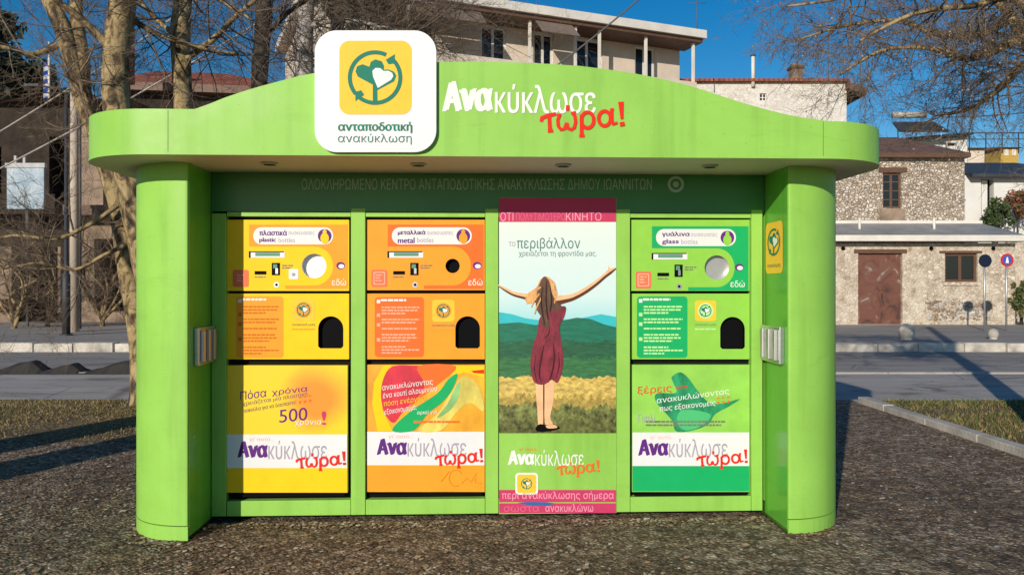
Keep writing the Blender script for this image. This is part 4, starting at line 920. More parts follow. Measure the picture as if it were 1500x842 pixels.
# evergreen trees and shrubs made of many small leaves
def leafy(name, label, c, rx, rz, n, m, seed, size=0.12, trunk=True, group=None, cat='tree', m2=None):
    rg = random.Random(seed); c = Vector(c); gz = 0.19
    root = empty(name, (c.x, c.y, gz), 0, label, cat, group); cb = MB(); tb = MB()
    h = c.z - gz
    if trunk: tb.tube([(0,0,0), (0.03,0,h*0.5), (0,0,h)], [0.04*rx+0.05, 0.03*rx+0.04, 0.02], 7, M['darkbark'])
    clumps = []
    for _ in range(26):
        v = Vector((rg.gauss(0,1), rg.gauss(0,1), rg.gauss(0,1))).normalized()*rg.uniform(0.35, 1.0)
        clumps.append((Vector((v.x*rx, v.y*rx, h + v.z*rz)), rg.uniform(0.22, 0.42)*rx))
        tb.tube([(0,0,max(0.0, h - rz*0.9)), clumps[-1][0]*0.5 + Vector((0,0,h*0.45)), clumps[-1][0]], [0.02*rx+0.006, 0.012*rx+0.004, 0.004], 4, M['darkbark'])
    for i in range(n):
        cc, r_ = rg.choice(clumps); v = Vector((rg.gauss(0,1), rg.gauss(0,1), rg.gauss(0,1))).normalized()*r_*rg.random()**0.4
        p = cc + v; a = Vector((rg.gauss(0,1), rg.gauss(0,1), rg.gauss(0,1))).normalized(); b_ = a.cross(Vector((rg.gauss(0,1), rg.gauss(0,1), rg.gauss(0,1)))).normalized(); s_ = size*rg.uniform(0.6, 1.4)
        if p.z < 0.02: continue
        cb.add([p - a*s_, p + b_*s_*0.45, p + a*s_, p - b_*s_*0.45], [(0,1,2,3)], m2 if m2 and rg.random() < 0.35 else m)
    cb.build('crown', root); tb.build('trunk' if cat == 'tree' else 'stem', root); return root
leafy('evergreen_tree', 'dark evergreen tree on the far left, its top against the sky', at(-10, 140, 46), 3.2, 4.2, 5000, M['leafdark'], 1, 0.28, group='dark evergreens behind the left house')
leafy('evergreen_tree', 'smaller dark evergreen tree behind the flag on the left', at(48, 165, 48), 2.4, 3.4, 4000, M['leafdark'], 2, 0.28, group='dark evergreens behind the left house')
leafy('leafy_shrub', 'green shrub growing at the end of the lean-to roof, by the white house', at(1460, 316, 31.6), 0.6, 0.85, 1800, M['leafmid'], 4, 0.07, cat='shrub')
leafy('leafy_shrub', 'straggly shrub with reddish leaves by the white house wall at the right edge', at(1490, 298, 31.8), 0.7, 0.8, 1300, M['leafred'], 5, 0.07, cat='shrub', m2=M['leafmid'])
leafy('leafy_shrub', 'low yellow green shrub beyond the no parking sign at the right edge', at(1496, 440, 28.5), 0.42, 0.85, 1500, M['leafmid'], 6, 0.07, cat='shrub', m2=M['grass2'])
leafy('leafy_shrub', 'small reddish shrub at the foot of the dark left house wall', at(10, 447, 29.0), 0.5, 0.3, 900, M['leafred'], 7, 0.06, trunk=False, cat='shrub', m2=M['leafdark'])

# ------------------------------------------------------------------ buildings
def house(name, label, Y, cat='house', rz=0.0, x=0.0): return empty(name, (x, Y, 0.19), rz, label, cat)
def LX(px, Y): return (px-750)/F*Y
def LZ(py, Y): return H-(py-421)/F*Y - 0.19
def window(parent, x0, x1, z0, z1, y, frame, bars=(1, 2), fw=0.07, glass=None, name='window'):
    b = MB(); b.box((x0, y+0.03, z0), (x0+fw, y+0.10, z1), frame); b.box((x1-fw, y+0.03, z0), (x1, y+0.10, z1), frame); b.box((x0+fw, y+0.03, z1-fw), (x1-fw, y+0.10, z1), frame); b.box((x0+fw, y+0.03, z0), (x1-fw, y+0.10, z0+fw), frame)
    for i in range(bars[0]):
        xx = x0 + (x1-x0)*(i+1)/(bars[0]+1); b.box((xx-fw*0.6, y+0.035, z0+fw), (xx+fw*0.6, y+0.095, z1-fw), frame)
    for i in range(bars[1]):
        zz = z0 + (z1-z0)*(i+1)/(bars[1]+1); b.box((x0+fw, y+0.05, zz-0.02), (x1-fw, y+0.09, zz+0.02), frame)
    o = b.build(name, parent); b = MB(); b.box((x0+0.01, y+0.07, z0+0.01), (x1-0.01, y+0.08, z1-0.01), glass or M['glass']); b.build('pane', o); return o
# stone house on the right with its lean-to
Y1 = 31.0; h1 = house('stone_house', 'two storey pale stone house at right with a lean-to roof and rusty metal door', Y1); X = lambda px: LX(px, Y1); Z = lambda py: LZ(py, Y1)
win = (X(1293), X(1321), Z(305), Z(253))
b = MB(); xl, xr_, zt1 = X(1120), X(1413), Z(227)
b.wall(xl, xr_, 0, zt1, [win], 0, 0.3, M['stone'], M['gap']); b.add([(xr_,0,0),(xr_,7,0),(xr_,7,zt1),(xr_,0,zt1)], [(0,1,2,3)], M['stone']); b.add([(xl,0,0),(xl,7,0),(xl,7,zt1),(xl,0,zt1)], [(0,3,2,1)], M['stone']); b.add([(xl,7,0),(xr_,7,0),(xr_,7,zt1),(xl,7,zt1)], [(0,3,2,1)], M['stone'])
b.build('wall', h1)
window(h1, *win, 0.08, M['brownwood'], (1, 3), 0.08)
b = MB(); b.box((win[0]-0.12, -0.05, win[2]-0.75), (win[1]+0.1, -0.004, win[2]-0.02), M['beige']); b.build('apron_panel', h1)
b = MB(); b.box((win[0]-0.15, -0.04, win[3]+0.01), (win[1]+0.2, -0.004, win[3]+0.2), M['brownwood']); b.build('lintel', h1)
b = MB(); e = 0.35; zr_ = Z(196)
v = [(xl-e,-e,zt1+0.02),(xr_+0.05,-e,zt1+0.02),(xr_+0.05,7+e,zt1+0.02),(xl-e,7+e,zt1+0.02),(xl+2,3.4,zr_+0.5),(xr_-1.0,3.4,zr_+0.5)]
b.add(v, [(0,1,5,4),(1,2,5),(2,3,4,5),(3,0,4)], M['browntile']); b.add([tuple(Vector(q)-Vector((0,0,0.16))) for q in v[:4]]+v[:4], [(0,1,5,4),(1,2,6,5),(2,3,7,6),(3,0,4,7),(3,2,1,0)], M['brownwood']); b.build('roof', h1)
Y2 = 28.6; dy = Y2 - Y1; X2 = lambda px: LX(px, Y2); Z2 = lambda py: LZ(py, Y2)
door = (X2(1257), X2(1322), 0.02, Z2(371)); w2 = (X2(1384), X2(1432), Z2(413), Z2(371))
b = MB(); xl2, xr2, zt2 = X2(1110), X2(1487), Z2(356)
b.wall(xl2, xr2, 0, zt2, [door, w2], dy, 0.28, M['plaster'], M['gap']); b.add([(xr2,dy,0),(xr2,0,0),(xr2,0,zt2),(xr2,dy,zt2)], [(0,1,2,3)], M['plaster']); b.add([(xl2,dy,0),(xl2,0,0),(xl2,0,zt2),(xl2,dy,zt2)], [(0,3,2,1)], M['plaster'])
b.build('front_wall', h1)
b = MB(); rg = random.Random(4)
for q in range(230):
    px, py = rg.uniform(1357, 1452), rg.uniform(441, 468); r_ = rg.uniform(0.05, 0.12); c = Vector((X2(px), dy + r_*0.62, max(0.06, Z2(py))))
    b.ball(c, r_*rg.uniform(0.9, 1.25), rg.choice((M['edging'], M['stone'], M['beige'])), 6, 0.75)
b.build('bare_rubble', h1)
b = MB(); b.box((door[0]+0.02, dy+0.10, 0.03), (door[1]-0.02, dy+0.14, door[3]-0.02), M['rust']); b.box((door[0]+0.02, dy+0.085, Z2(430)), (door[1]-0.02, dy+0.10, Z2(427)), M['rust'])
b.box(((door[0]+door[1])/2-0.012, dy+0.09, 0.05), ((door[0]+door[1])/2+0.012, dy+0.10, door[3]-0.05), M['rust']); dd = b.build('door', h1)
b = MB(); b.box(((door[0]+door[1])/2+0.08, dy+0.06, 0.95), ((door[0]+door[1])/2+0.12, dy+0.10, 1.12), M['darkpole']); b.build('handle', dd)
b = MB(); b.box((door[0]-0.15, dy-0.03, door[3]), (door[1]+0.15, dy-0.003, door[3]+0.14), M['brownwood']); b.build('lintel', h1)
b = MB(); b.box((w2[0]-0.2, dy-0.03, w2[3]+0.002), (w2[1]+0.15, dy-0.003, w2[3]+0.09), M['brownwood']); b.build('lintel', h1)
window(h1, *w2, dy+0.06, M['brownwood'], (1, 0), 0.09)
b = MB(); b.box((w2[0]-0.08, dy-0.06, w2[2]-0.12), (w2[1]+0.08, dy-0.003, w2[2]-0.002), M['plaster']); b.build('sill', h1)
zr0, zr1 = Z(327), Z2(346)
b = MB(); b.slab([(X2(1110), dy-0.45, zr1), (X2(1493), dy-0.45, zr1), (X(1437), -0.005, zr0), (xl2, -0.005, zr0)], (0, 0, -0.06), M['greymetal'])
b.box((X2(1110), dy-0.48, zr1-0.20), (X2(1493), dy-0.452, zr1+0.01), M['fascia']); b.box((xl2, -0.06, zr0-0.03), (X(1438), -0.004, zr0+0.10), M['fascia'])
b.box((xl2, dy-0.44, zr1-0.22), (xr2+0.05, dy-0.006, zr1-0.17), M['brownwood']); lr = b.build('lean_to_roof', h1)
for px in (1277, 1390):
    b = MB(); b.tube([(X2(px), dy+1.0, zr1+0.15), (X2(px), dy+1.0, zr1+0.75)], 0.05, 8, M['fascia']); b.build('vent_pipe', lr)
for px in (1235, 1364, 1455):
    b = MB(); b.prism([(X2(px)+0.08*math.cos(a_*math.pi/4), 0.08*math.sin(a_*math.pi/4)) for a_ in range(8)], 0, 0.01, M['black']); o = b.build('air_vent', h1); o.rotation_euler = (R(90), 0, 0); o.location = (0, dy-0.002, Z2(364)); 
# whitewashed house behind
Y3 = 39.0; h3 = house('white_house', 'whitewashed rough stone house with brick chimney seen above the right of the canopy', Y3); X = lambda px: LX(px, Y3); Z = lambda py: LZ(py, Y3)
b = MB(); sw = (X(1113), X(1123), Z(148), Z(137)); b.wall(X(985), X(1240), 0, Z(121), [sw], 0, 0.25, M['stonewhite'], M['gap']); b.add([(X(1240),0,0),(X(1240),8,0),(X(1240),8,Z(121)),(X(1240),0,Z(121))], [(0,1,2,3)], M['stonewhite']); b.add([(X(985),0,0),(X(985),8,0),(X(985),8,Z(121)),(X(985),0,Z(121))], [(0,3,2,1)], M['stonewhite']); b.build('wall', h3)
window(h3, *sw, 0.06, M['fascia'], (1, 1), 0.04)
b = MB(); b.box((X(985), -0.25, Z(121)+0.003), (X(1240)+0.1, 8.2, Z(117)), M['redtile']); b.slab([(X(1238), -0.35, Z(122)), (X(1265), -0.35, Z(131)), (X(1265), 7, Z(131)), (X(1238), 7, Z(122))], (0, 0, -0.35), M['browntile']); rf = b.build('roof', h3)
b = MB(); b.box((X(1171), 1.0, Z(121)), (X(1187), 1.55, Z(92)), M['beige']); b.box((X(1169), 0.93, Z(92)+0.003), (X(1189), 1.62, Z(88)), M['brownwood']); b.box((X(1172), 1.02, Z(88)+0.003), (X(1186), 1.5, Z(84)), M['beige']); b.build('chimney', rf)
b = MB(); b.tube([(X(1102), -0.12, Z(128)), (X(1102), -0.12, Z(84))], 0.09, 10, M['fascia']); b.tube([(X(1102), -0.12, Z(84)), (X(1102), -0.12, Z(82))], 0.12, 10, M['darkpole']); b.build('flue_pipe', h3)
# low white house at the right edge
Y4 = 32.5; h4 = house('white_cottage', 'low white house with dark sheet roof at the right edge behind shrubs', Y4); X = lambda px: LX(px, Y4); Z = lambda py: LZ(py, Y4)
dr = (X(1437), X(1456), Z(330), Z(262))
b = MB(); b.wall(X(1415), X(1600), 0, Z(256), [dr], 0, 0.3, M['whitewall'], M['gap']); b.add([(X(1600),0,0),(X(1600),6,0),(X(1600),6,Z(256)),(X(1600),0,Z(256))], [(0,1,2,3)], M['whitewall']); b.build('wall', h4)
b = MB(); b.slab([(X(1414), -0.5, Z(257)), (X(1610), -0.5, Z(257)), (X(1600), 5, Z(232)+0.6), (X(1416), 5, Z(232)+0.6)], (0, 0, -0.12), M['slate']); b.build('roof', h4)
b = MB(); b.box((dr[0]+0.1, 0.12, dr[2]), (dr[0]+0.33, 0.18, dr[3]-0.05), M['shutter']); b.build('door', h4)
b = MB(); b.slab([(X(1440), -1.6, Z(356)), (X(1600), -1.6, Z(356)), (X(1600), -1.45, Z(356)), (X(1440), -1.45, Z(356))], (0, 0, -3.2), M['plaster']); b.build('yard_wall', h4)
# upper house with slab roof behind the stone house
Y5 = 44.0; h5 = house('slab_roof_house', 'white walled house with a sloping dark slab roof rising behind the stone house', Y5); X = lambda px: LX(px, Y5); Z = lambda py: LZ(py, Y5)
b = MB(); b.wall(X(1320), X(1417), 0, Z(206), [(X(1388), X(1402), Z(214), Z(209))], 0, 0.3, M['whitewall'], M['gap']); b.add([(X(1417),0,0),(X(1417),6,0),(X(1417),6,Z(200)),(X(1417),0,Z(200))], [(0,1,2,3)], M['whitewall']); b.poly([(X(1320),0,Z(206)),(X(1417),0,Z(206)),(X(1417),0,Z(199))], M['whitewall']); b.build('wall', h5)
b = MB(); b.slab([(X(1310), -0.5, Z(205)), (X(1419), -0.5, Z(196)), (X(1419), 6, Z(196)), (X(1310), 6, Z(205))], (0, 0, -0.12), M['slate']); b.build('roof', h5)
sh = empty('solar_water_heater', (LX(1348, 43), 43.2, LZ(200, 43)+0.19), 0, 'solar water heater with dark panel and pale tank on the rooftop', 'water heater')
Xs = lambda px: LX(px, 43)-LX(1348, 43); Zs = lambda py: (200-py)/F*43
b = MB(); b.slab([(Xs(1314), -0.5, Zs(193)), (Xs(1386), -0.5, Zs(193)), (Xs(1380), 0.6, Zs(174)), (Xs(1318), 0.6, Zs(174))], (0, 0.05, -0.08), M['slate']); b.build('collector_panel', sh)
b = MB(); b.tube([(Xs(1318), 0.6, Zs(164)), (Xs(1367), 0.6, Zs(164))], 0.17, 12, M['edging']); b.build('tank', sh)
for px in (1325, 1375):
    b = MB(); b.tube([(Xs(px), 0.5, -0.15), (Xs(px), 0.6, Zs(172))], 0.03, 5, M['alu']); b.tube([(Xs(px), -0.45, -0.15), (Xs(px), -0.45, Zs(193))], 0.03, 5, M['alu']); b.tube([(Xs(px), 0.5, -0.1), (Xs(px), -0.45, -0.1)], 0.035, 5, M['alu']); b.build('stand', sh)
Y6 = 90.0; h6 = house('yellow_house', 'small distant yellow house with red roof at the right above the dark roof', Y6); X = lambda px: LX(px, Y6); Z = lambda py: LZ(py, Y6)
b = MB(); b.box((X(1466), 0, 0), (X(1492), 5, Z(216)), mat('yellow_render', (0.5, 0.33, 0.07), rough=0.9)); b.build('wall', h6)
b = MB(); b.add([(X(1462),-0.5,Z(217)),(X(1496),-0.5,Z(217)),(X(1496),5.5,Z(217)),(X(1462),5.5,Z(217)),(X(1472),2.5,Z(210)),(X(1486),2.5,Z(210))], [(0,1,5,4),(1,2,5),(2,3,4,5),(3,0,4),(3,2,1,0)], M['redtile']); b.build('roof', h6)
for a_, c_ in ((1471, 1477), (1482, 1488)):
    b = MB(); b.box((X(a_), -0.06, Z(228)), (X(c_), -0.003, Z(219)), M['fascia']); b.build('window', h6)
Y7 = 70.0; h7 = house('red_roofed_house', 'distant low house with red tiled roof beside the slab roofed one', Y7); X = lambda px: LX(px, Y7); Z = lambda py: LZ(py, Y7)
b = MB(); b.box((X(1418), 0, 0), (X(1442), 5, Z(217)), M['cream']); b.build('wall', h7)
b = MB(); b.add([(X(1414),-0.5,Z(218)),(X(1446),-0.5,Z(218)),(X(1446),5.5,Z(218)),(X(1414),5.5,Z(218)),(X(1420),2.5,Z(210)),(X(1436),2.5,Z(210))], [(0,1,5,4),(1,2,5),(2,3,4,5),(3,0,4),(3,2,1,0)], M['redtile']); b.build('roof', h7)
# apartment block in the middle
pa, pb = at(560, 421, 28.6), at(1033, 421, 34.0); rz = math.atan2(pb.y-pa.y, pb.x-pa.x); LA = (Vector((pb.x-pa.x, pb.y-pa.y))).length
ap = empty('apartment_block', (pa.x, pa.y, 0.19), rz, 'cream apartment block with white eaves board and balconies behind the kiosk', 'apartment block')
zt = H + (421-45)/F*34.0 - 0.19
x0 = -2.3
yw = 1.45
holes = []
for i, (a_, c_) in enumerate(((-1.6, -0.4), (0.6, 2.4), (4.3, 5.4), (6.6, 7.5), (8.4, 9.8), (11.4, 12.4))):
    for zz in (zt-2.6, zt-5.6, zt-8.6): holes.append((a_, c_, zz, zz+2.05))
b = MB(); b.wall(x0, LA-0.3, 0, zt-0.35, holes, yw, 0.25, M['cream'], M['gap']); b.add([(LA-0.3,yw,0),(LA-0.3,9,0),(LA-0.3,9,zt-0.35),(LA-0.3,yw,zt-0.35)], [(0,1,2,3)], M['cream']); b.add([(x0,yw,0),(x0,9,0),(x0,9,zt-0.35),(x0,yw,zt-0.35)], [(0,3,2,1)], M['cream']); b.add([(x0,9,0),(LA-.3,9,0),(LA-.3,9,zt-.35),(x0,9,zt-.35)], [(0,3,2,1)], M['cream']); b.build('wall', ap)
for i, h in enumerate(holes):
    if h[2] > zt-6: window(ap, *h[:4], yw+0.05, M['shutter'], (1, 0), 0.09, M['shutter'] if i % 3 == 1 else M['glass'])
b = MB(); b.box((x0-0.4, -0.05, zt-0.34), (LA+0.05, 9.4, zt), M['fascia']); b.box((x0-0.3, 0.10, zt-0.5), (LA-0.05, yw-0.004, zt-0.345), M['brownwood']); rf = b.build('roof', ap)
for zz in (zt-3.1, zt-6.1, zt-9.1):
    b = MB(); b.box((x0, 0.15, zz-0.18), (LA-0.3, yw-0.004, zz), M['fascia']); b.box((x0, 0.16, zz+0.003), (LA-0.32, 0.24, zz+0.9), M['cream']); b.build('balcony', ap)
for xx in (-2.2, 1.0, 5.9, 7.9, 9.0, 11.2, LA-0.42):
    b = MB(); b.box((xx, 0.28, zt-3.095), (xx+0.09, 0.40, zt-0.505), M['fascia']); b.build('post', ap)
for a_, c_ in ((1.2, 3.8), (6.1, 7.7)):
    b = MB(); b.slab([(a_, 0.12, zt-0.55), (c_, 0.12, zt-0.55), (c_, -0.55, zt-1.15), (a_, -0.55, zt-1.15)], (0, 0.02, -0.03), mat('faded_awning', (0.20, 0.15, 0.12), rough=0.9)); b.build('awning', ap)
# left: dark house with deep openings, and the red tiled house beside it
Y8 = 31.0; h8 = house('dark_house', 'dark brown house with deep shaded openings and pale pillars at the far left', Y8); X = lambda px: LX(px, Y8); Z = lambda py: LZ(py, Y8)
op = [(X(24), X(92), 0.02, Z(362)), (X(139), X(190), 0.4, Z(350)), (X(-60), X(2), 0.02, Z(362)), (X(72), X(96), Z(310), Z(200)), (X(-40), X(2), Z(310), Z(215))]
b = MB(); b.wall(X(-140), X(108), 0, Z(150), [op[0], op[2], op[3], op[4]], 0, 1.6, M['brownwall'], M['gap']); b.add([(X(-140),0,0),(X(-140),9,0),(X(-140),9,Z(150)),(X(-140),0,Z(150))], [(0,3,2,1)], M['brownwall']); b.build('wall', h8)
b = MB(); b.wall(X(108.2), X(200), 0, Z(165), [op[1], (X(152), X(170), Z(305), Z(245))], -0.05, 1.4, M['beige'], M['gap']); b.add([(X(200),-0.05,0),(X(200),9,0),(X(200),9,Z(165)),(X(200),-0.05,Z(165))], [(0,1,2,3)], M['beige']); b.add([(X(108.2),-0.05,0),(X(108.2),9,0),(X(108.2),9,Z(165)),(X(108.2),-0.05,Z(165))], [(0,3,2,1)], M['beige']); b.build('side_wing', h8)
for a_, c_ in ((4, 25), (92, 96)):
    b = MB(); b.box((X(a_), -0.35, 0), (X(c_), -0.004, Z(362)), M['beige']); b.build('pillar', h8)
b = MB(); b.box((X(-140), -1.3, Z(318)), (X(108), -0.004, Z(312)), M['brownwall']); b.box((X(-140), -1.3, Z(312)+.003), (X(108), -1.24, Z(290)), M['brownwall']); b.box((X(109), -1.0, Z(318)), (X(172), -0.055, Z(304)), M['brownwood']); b.build('balcony', h8)
b = MB(); b.add([(X(-150),-0.6,Z(150)),(X(204),-0.6,Z(150)),(X(204),9.4,Z(150)),(X(-150),9.4,Z(150)),(X(-60),4.5,Z(118)),(X(150),4.5,Z(118))], [(0,1,5,4),(1,2,5),(2,3,4,5),(3,0,4),(3,2,1,0)], M['browntile']); rf = b.build('roof', h8)
b = MB(); b.box((X(137), 2.0, Z(101)), (X(153), 2.5, Z(18)), mat('red_brick_stack', (0.26, 0.09, 0.05), rough=0.9, var=0.3, vs=6)); b.box((X(135), 1.93, Z(18)+.003), (X(155), 2.57, Z(14)), M['brownwood']); b.build('chimney', h8)
for px in (30, 52, 75):
    b = MB(); b.box((X(px), 1.3, 0.03), (X(px+1.2), 1.36, Z(362)-.1), M['brownwood']); b.build('door_post', h8)
Y9 = 36.0; h9 = house('tiled_house', 'dark walled house with sloping red tiled roof between the bare trunks', Y9); X = lambda px: LX(px, Y9); Z = lambda py: LZ(py, Y9)
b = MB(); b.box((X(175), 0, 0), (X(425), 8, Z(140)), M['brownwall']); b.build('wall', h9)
b = MB()
v = [(X(160),-0.7,Z(124)),(X(436),-0.7,Z(134)),(X(436),8.6,Z(134)),(X(160),8.6,Z(124)),(X(185),3.0,Z(78)),(X(300),3.0,Z(82)),(X(400),3.0,Z(112))]
b.add(v, [(0,1,6,5,4),(1,2,6),(2,3,4,5,6),(3,0,4)], M['redtile']); b.add([tuple(Vector(q)-Vector((0,0,0.35))) for q in v[:4]]+v[:4], [(0,1,5,4),(1,2,6,5),(2,3,7,6),(3,0,4,7),(3,2,1,0)], M['brownwood']); b.build('roof', h9)

# ------------------------------------------------------------------ street furniture
up_ = empty('utility_pole', (LX(109, 24), 24, 0.19), 0, 'pale concrete utility pole beside the dark left house', 'utility pole')
b = MB(); b.tube([(0,0,0), (0,0,LZ(90,24))], [0.135, 0.11], 12, M['pole']); b.build('shaft', up_)
b = MB(); b.tube([(0.19,-0.02,0.1), (0.19,-0.02,LZ(110,24))], 0.035, 6, M['darkpole']); b.build('cable_duct', up_)
b = MB(); b.box((-0.5,-0.05,LZ(98,24)), (0.5,0.05,LZ(95,24)), M['darkpole']); b.build('cross_arm', up_)
lp = empty('street_lamp', (LX(97, 22.2), 22.2, 0.19), 0, 'dark steel post in front of the pale concrete pole', 'lamp post')
b = MB(); b.tube([(0,0,0), (0,0,1.7), (0,0,1.75), (0,0,LZ(138,22.2))], [0.11,0.11,0.06,0.045], 10, M['darkpole']); b.build('post', lp)
b = MB(); b.prism([(0.17*math.cos(i*math.pi/6), 0.17*math.sin(i*math.pi/6)) for i in range(12)], 0, 0.05, M['darkpole']); b.build('base_plate', lp)
b = MB(); b.tube([(0,0,LZ(140,22.2)), (-0.2,-0.05,LZ(130,22.2)), (-0.7,-0.15,LZ(128,22.2))], 0.03, 6, M['darkpole']); b.box((-1.05,-0.22,LZ(129,22.2)), (-0.65,-0.08,LZ(125.5,22.2)), M['darkpole']); b.build('lamp_head', lp)
bs = empty('hanging_sign', (LX(37, 27), 27, LZ(306, 27)+0.19), 0, 'weathered pale blue board on a metal frame at the far left', 'sign board')
b = MB(); q = 27/F; m, t, p = nodes_of('weathered_blue_board'); p.inputs['Roughness'].default_value = 0.5; tc = N(t, 'ShaderNodeTexCoord'); n1 = N(t, 'ShaderNodeTexNoise', Scale=1.6, Detail=7.0, Roughness=0.7); t.links.new(tc.outputs['Object'], n1.inputs['Vector'])
rp = ramp(t, [(0.3, (0.10, 0.2, 0.30)), (0.5, (0.28, 0.38, 0.46)), (0.7, (0.5, 0.54, 0.58))]); t.links.new(n1.outputs[0], rp.inputs[0]); t.links.new(rp.outputs[0], p.inputs['Base Color'])
b.box((-27*q, 0, 0), (27*q, 0.08, 60*q), m); b.build('board', bs)
b = MB(); b.box((-29*q, -0.03, 60*q+.003), (29*q, 0.12, 67*q), M['greymetal']); 
for xx in (-15, -2): b.box((xx*q-0.04, 0.0, 67*q+.003), (xx*q+0.04, 0.08, 78*q), M['greymetal'])
b.box((-2*q, 0.083, -1.0), (2*q, 0.16, 60*q), M['darkpole']); b.box((-1.6*q, 0.09, -(bs.location.z-0.2)), (1.6*q, 0.15, -1.0), M['darkpole']); b.build('frame', bs)
fl = empty('flag', (LX(72, 33), 33, LZ(150, 33)+0.19), 0, 'blue and white striped flag on a white pole over the left house', 'flag')
q = 33/F; b = MB(); b.tube([(0,0,-0.6), (0,0,88*q)], 0.05, 6, M['fascia']); b.build('flag_pole', fl)
b = MB(); fb = prt('flag_blue', S(40,90,190))
for i in range(9):
    for j in range(2):
        xa = -j*4*q; xb = -(j+1)*4*q; za = (62-i*6.4)*q - j*j*1.2*q; zb2 = (62-(i+1)*6.4)*q - j*j*1.2*q; dr_ = (2*j+1)*1.2*q
        b.add([(xa, 0.1*math.sin(j*1.7), za), (xb, 0.1*math.sin((j+1)*1.7), za-dr_), (xb, 0.1*math.sin((j+1)*1.7), zb2-dr_), (xa, 0.1*math.sin(j*1.7), zb2)], [(0,1,2,3)], fb if i % 2 == 0 else M['white'])
b.build('cloth', fl)
def road_sign(px, py, Y, label, face, ring_m, sym):
    r_ = empty('road_sign', (LX(px, Y), Y, 0.19), 0, label, 'road sign'); z = LZ(py, Y)
    b = MB(); b.tube([(0, 0.03, 0), (0, 0.03, z+0.15)], 0.03, 8, M['alu']); b.build('post', r_)
    b = MB(); c = [(0.20*math.cos(i*math.pi/12), z + 0.20*math.sin(i*math.pi/12)) for i in range(24)]
    b.add([(x, -0.012, zz) for x, zz in c] + [(x, 0.0, zz) for x, zz in c], [list(range(24)), list(range(24,48))[::-1]] + [(i,(i+1)%24,(i+1)%24+24,i+24) for i in range(24)], ring_m)
    d = b.build('sign_plate', r_); b = MB(); b.poly([(0.145*math.cos(i*math.pi/12), -0.015, z + 0.145*math.sin(i*math.pi/12)) for i in range(24)], face)
    if sym: b.poly([(x, -0.018, z + zz) for x, zz in ((-0.05,-0.09),(0.05,-0.09),(0.02,0.09),(-0.02,0.09))], M['whitetxt'])
    b.build('sign_face', d); return r_
navy = prt('navy_sign_face', S(24, 36, 56)); rblue = prt('blue_sign_face', S(60, 90, 170)); rred = prt('red_sign_ring', S(196, 40, 50))
road_sign(1443, 382, 24.5, 'dark round road sign on a thin post before the lower window', navy, navy, False)
road_sign(1475, 381, 24.5, 'round no parking sign with red ring and blue centre at the right', rblue, rred, True)
def bollard(px, py, Y, r_, label, m):
    o = empty('stone_bollard', (LX(px, Y), Y, 0.19), 0, label, 'bollard', 'stone bollards along the far kerb')
    b = MB(); b.ball((0, 0, r_*1.05), r_, m, 16, 1.1); b.build('ball', o); b = MB(); b.tube([(0,0,0),(0,0,0.06)], [r_*0.75, r_*0.7], 14, M['kerb']); b.build('foot', o); return o
bollard(1328, 497, 20.3, 0.2, 'whitewashed stone ball bollard in front of the rusty door', M['kerb'])
bollard(1455, 497, 20.6, 0.13, 'small pale stone ball bollard near the round road signs', M['edging'])
# low humps on the road; their shaded sides are painted in as near-black
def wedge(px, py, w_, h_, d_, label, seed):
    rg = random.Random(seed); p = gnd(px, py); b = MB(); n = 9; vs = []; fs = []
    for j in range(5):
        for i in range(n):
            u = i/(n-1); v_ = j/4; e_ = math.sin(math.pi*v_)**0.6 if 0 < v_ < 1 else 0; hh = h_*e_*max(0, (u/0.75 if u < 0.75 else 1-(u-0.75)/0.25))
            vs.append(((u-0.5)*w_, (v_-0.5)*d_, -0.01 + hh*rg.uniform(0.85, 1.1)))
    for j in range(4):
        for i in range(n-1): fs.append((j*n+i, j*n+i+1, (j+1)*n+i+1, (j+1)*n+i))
    b.add(vs, fs, M['moundshade']); o = b.build('shade_dark_mound', None, (p.x, p.y, 0)); return tag(o, label, 'mound', 'low shade-dark mounds along the road edge')
wedge(28, 546, 1.2, 0.27, 0.55, 'low mound coloured shade-dark at the road edge, leftmost of the three', 1)
wedge(88, 546, 1.05, 0.2, 0.55, 'low mound coloured shade-dark at the road edge beside the utility pole, middle of the three', 2)
wedge(168, 546, 1.25, 0.27, 0.55, 'low mound coloured shade-dark at the road edge next to the leaning plane tree', 3)
# overhead wires
def cable(name, a, b_, sag, r_, m, label):
    pts = []
    for i in range(17):
        t = i/16; p = a.lerp(b_, t); p.z -= sag*4*t*(1-t); pts.append(p)
    q = pts[0].copy(); b = MB(); b.tube([p - q for p in pts], r_, 5, m); o = b.build(name, None, q); return tag(o, label, 'cable', 'overhead cables')
cable('overhead_cable', at(-60, 228, 16), at(330, -30, 16), 0.12, 0.018, M['wirepale'], 'upper pale cable slanting past the forked plane tree')
cable('overhead_cable', at(-30, 262, 15), at(470, -25, 15), 0.12, 0.018, M['wirepale'], 'lower pale cable slanting across the trunks towards the canopy')
cable('overhead_cable', at(790, 115, 22), at(985, -45, 22), 0.1, 0.025, M['wire'], 'thin dark cable crossing the eaves of the apartment block')
cable('overhead_cable', at(1380, 172, 36), at(1560, 158, 36), 0.1, 0.03, M['wire'], 'thin dark cable over the low white house at the right')
for px, py0, py1, Y, lab in ((1021, 48, -5, 35, 'thin rooftop aerial at the end of the apartment block eaves'), (1213, 120, 50, 40, 'thin dark aerial mast on the whitewashed house'), (1409, 198, 140, 44, 'thin aerial mast on the slab roofed house')):
    b = MB(); p = at(px, py0, Y); b.tube([(0,0,-0.2), (0,0,(py0-py1)/F*Y)], 0.025, 5, M['wire']); b.tube([(-0.4,0,(py0-py1)/F*Y-.3), (0.4,0,(py0-py1)/F*Y-.3)], 0.015, 4, M['wire']); o = b.build('aerial_mast', None, p); tag(o, lab, 'aerial', 'rooftop aerials')
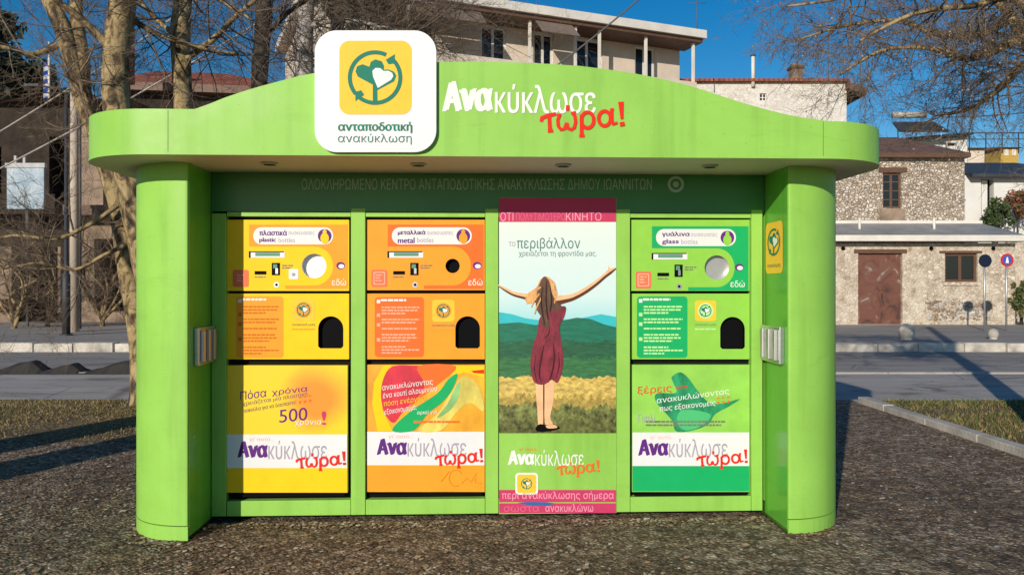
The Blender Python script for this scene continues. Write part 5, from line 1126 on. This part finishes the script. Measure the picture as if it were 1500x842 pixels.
rl = empty('terrace_railing', at(1420, 213, 40), 0, 'thin metal terrace railing against the sky at the right edge', 'railing'); q = 40/F
b = MB()
for i in range(6): b.tube([(i*24*q, 0, -0.4), (i*24*q, 0, 18*q)], 0.03, 5, M['darkpole'])
b.build('baluster', rl); b = MB(); b.tube([(0,0,18*q), (120*q,0,18*q)], 0.03, 5, M['darkpole']); b.tube([(0,0,9*q), (120*q,0,9*q)], 0.02, 5, M['darkpole']); b.build('rail', rl)

# ------------------------------------------------------------------ grass and fallen leaves
def grass(name, x0, x1, y0, y1, n, z, seed, hs, label, wts, edge=None):
    rg = random.Random(seed); b = MB(); ms = [M['grass1'], M['grass2'], M['grass3']]
    for _ in range(n):
        x, y_ = rg.uniform(x0, x1), rg.uniform(y0, y1)
        if edge and y_ < edge(x, rg): continue
        d = mnoise.noise(Vector((x*0.9, y_*1.4, seed)))
        if rg.random() > 0.75 + d: continue
        a = rg.uniform(0, 6.28); h_ = hs*rg.uniform(0.4, 1.2); w_ = rg.uniform(0.004, 0.009); lx, ly = rg.gauss(0, .5)*h_, rg.gauss(0, .5)*h_
        i = rg.choices(range(3), weights=[wts[0], max(0.05, wts[1] - d), max(0.05, wts[2] + d)])[0]
        b.add([(x - w_*math.cos(a), y_ - w_*math.sin(a), z), (x + w_*math.cos(a), y_ + w_*math.sin(a), z), (x + lx, y_ + ly, z + h_)], [(0,1,2)], ms[i])
    return tag(b.build(name), label, 'grass', None, 'stuff')
grass('lawn_grass', 4.76, 9.5, 5.5, 10.58, 26000, 0.03, 1, 0.05, 'short olive lawn grass beside the pale kerb', (1.0, 1.3, 0.4))
grass('verge_grass', -9.0, -2.4, 7.6, 10.8, 26000, 0.0, 2, 0.034, 'dry patchy verge grass between the plaza and the road', (0.45, 2.4, 0.05), lambda x, rg: 7.9 + abs(rg.gauss(0, 0.45)))
rg = random.Random(9); b = MB()
for i in range(42000):
    y_ = 2.9 + 7.4*rg.random()**1.3; x = rg.uniform(-0.72*y_ - 0.3, min(4.55, 0.72*y_ + 0.3))
    edge_ = i % 14 == 0
    if edge_:
        lx0 = rg.uniform(-2.3, 2.2); side = lx0 < xL or lx0 > xR; ly0 = (0.36 if not side else RP - math.sqrt(max(0.0, RP**2 - min(RP, abs(lx0 - (xL if lx0 < 0 else xR)))**2))) - abs(rg.gauss(0.02, 0.07))
        x = KO.x + CT*lx0 - ST*ly0; y_ = KO.y + ST*lx0 + CT*ly0
    lx = x - KO.x; ly = y_ - KO.y
    if -2.45 < lx < 2.3 and 0.0 < ly < 1.4 and not edge_: continue
    dens = 0.35 + 0.9*mnoise.noise(Vector((x*0.7, y_*0.9, 3.3))) + (0.35 if x < 1 else 0.0) + (0.4 if y_ > 7.6 and x < -2 else 0)
    if rg.random() > dens and not edge_: continue
    s_ = rg.uniform(0.006, 0.017) if rg.random() < 0.95 else rg.uniform(0.017, 0.03); a = rg.uniform(0, 6.28); ca, sa = math.cos(a), math.sin(a); tl = rg.uniform(0, .6)*s_
    pts = [(-1, 0, 0.2), (-0.3, 0.6, 0.6), (0.5, 0.5, 0.3), (1, 0, 0.8), (0.4, -0.6, 0.1), (-0.4, -0.5, 0.0)]
    k = rg.random(); m = M['leaf1'] if k < 0.55 else (M['leaf2'] if k < 0.86 else M['leaf3'])
    b.add([(x + s_*(u*ca - v*sa), y_ + s_*(u*sa + v*ca), 0.004 + tl*w_ + (0.25*s_*abs(v))) for u, v, w_ in pts], [(0,1,2,3,4,5)], m)
tag(b.build('fallen_leaves'), 'brown fallen leaves and chips scattered over the pebbled paving', 'leaf litter', None, 'stuff')
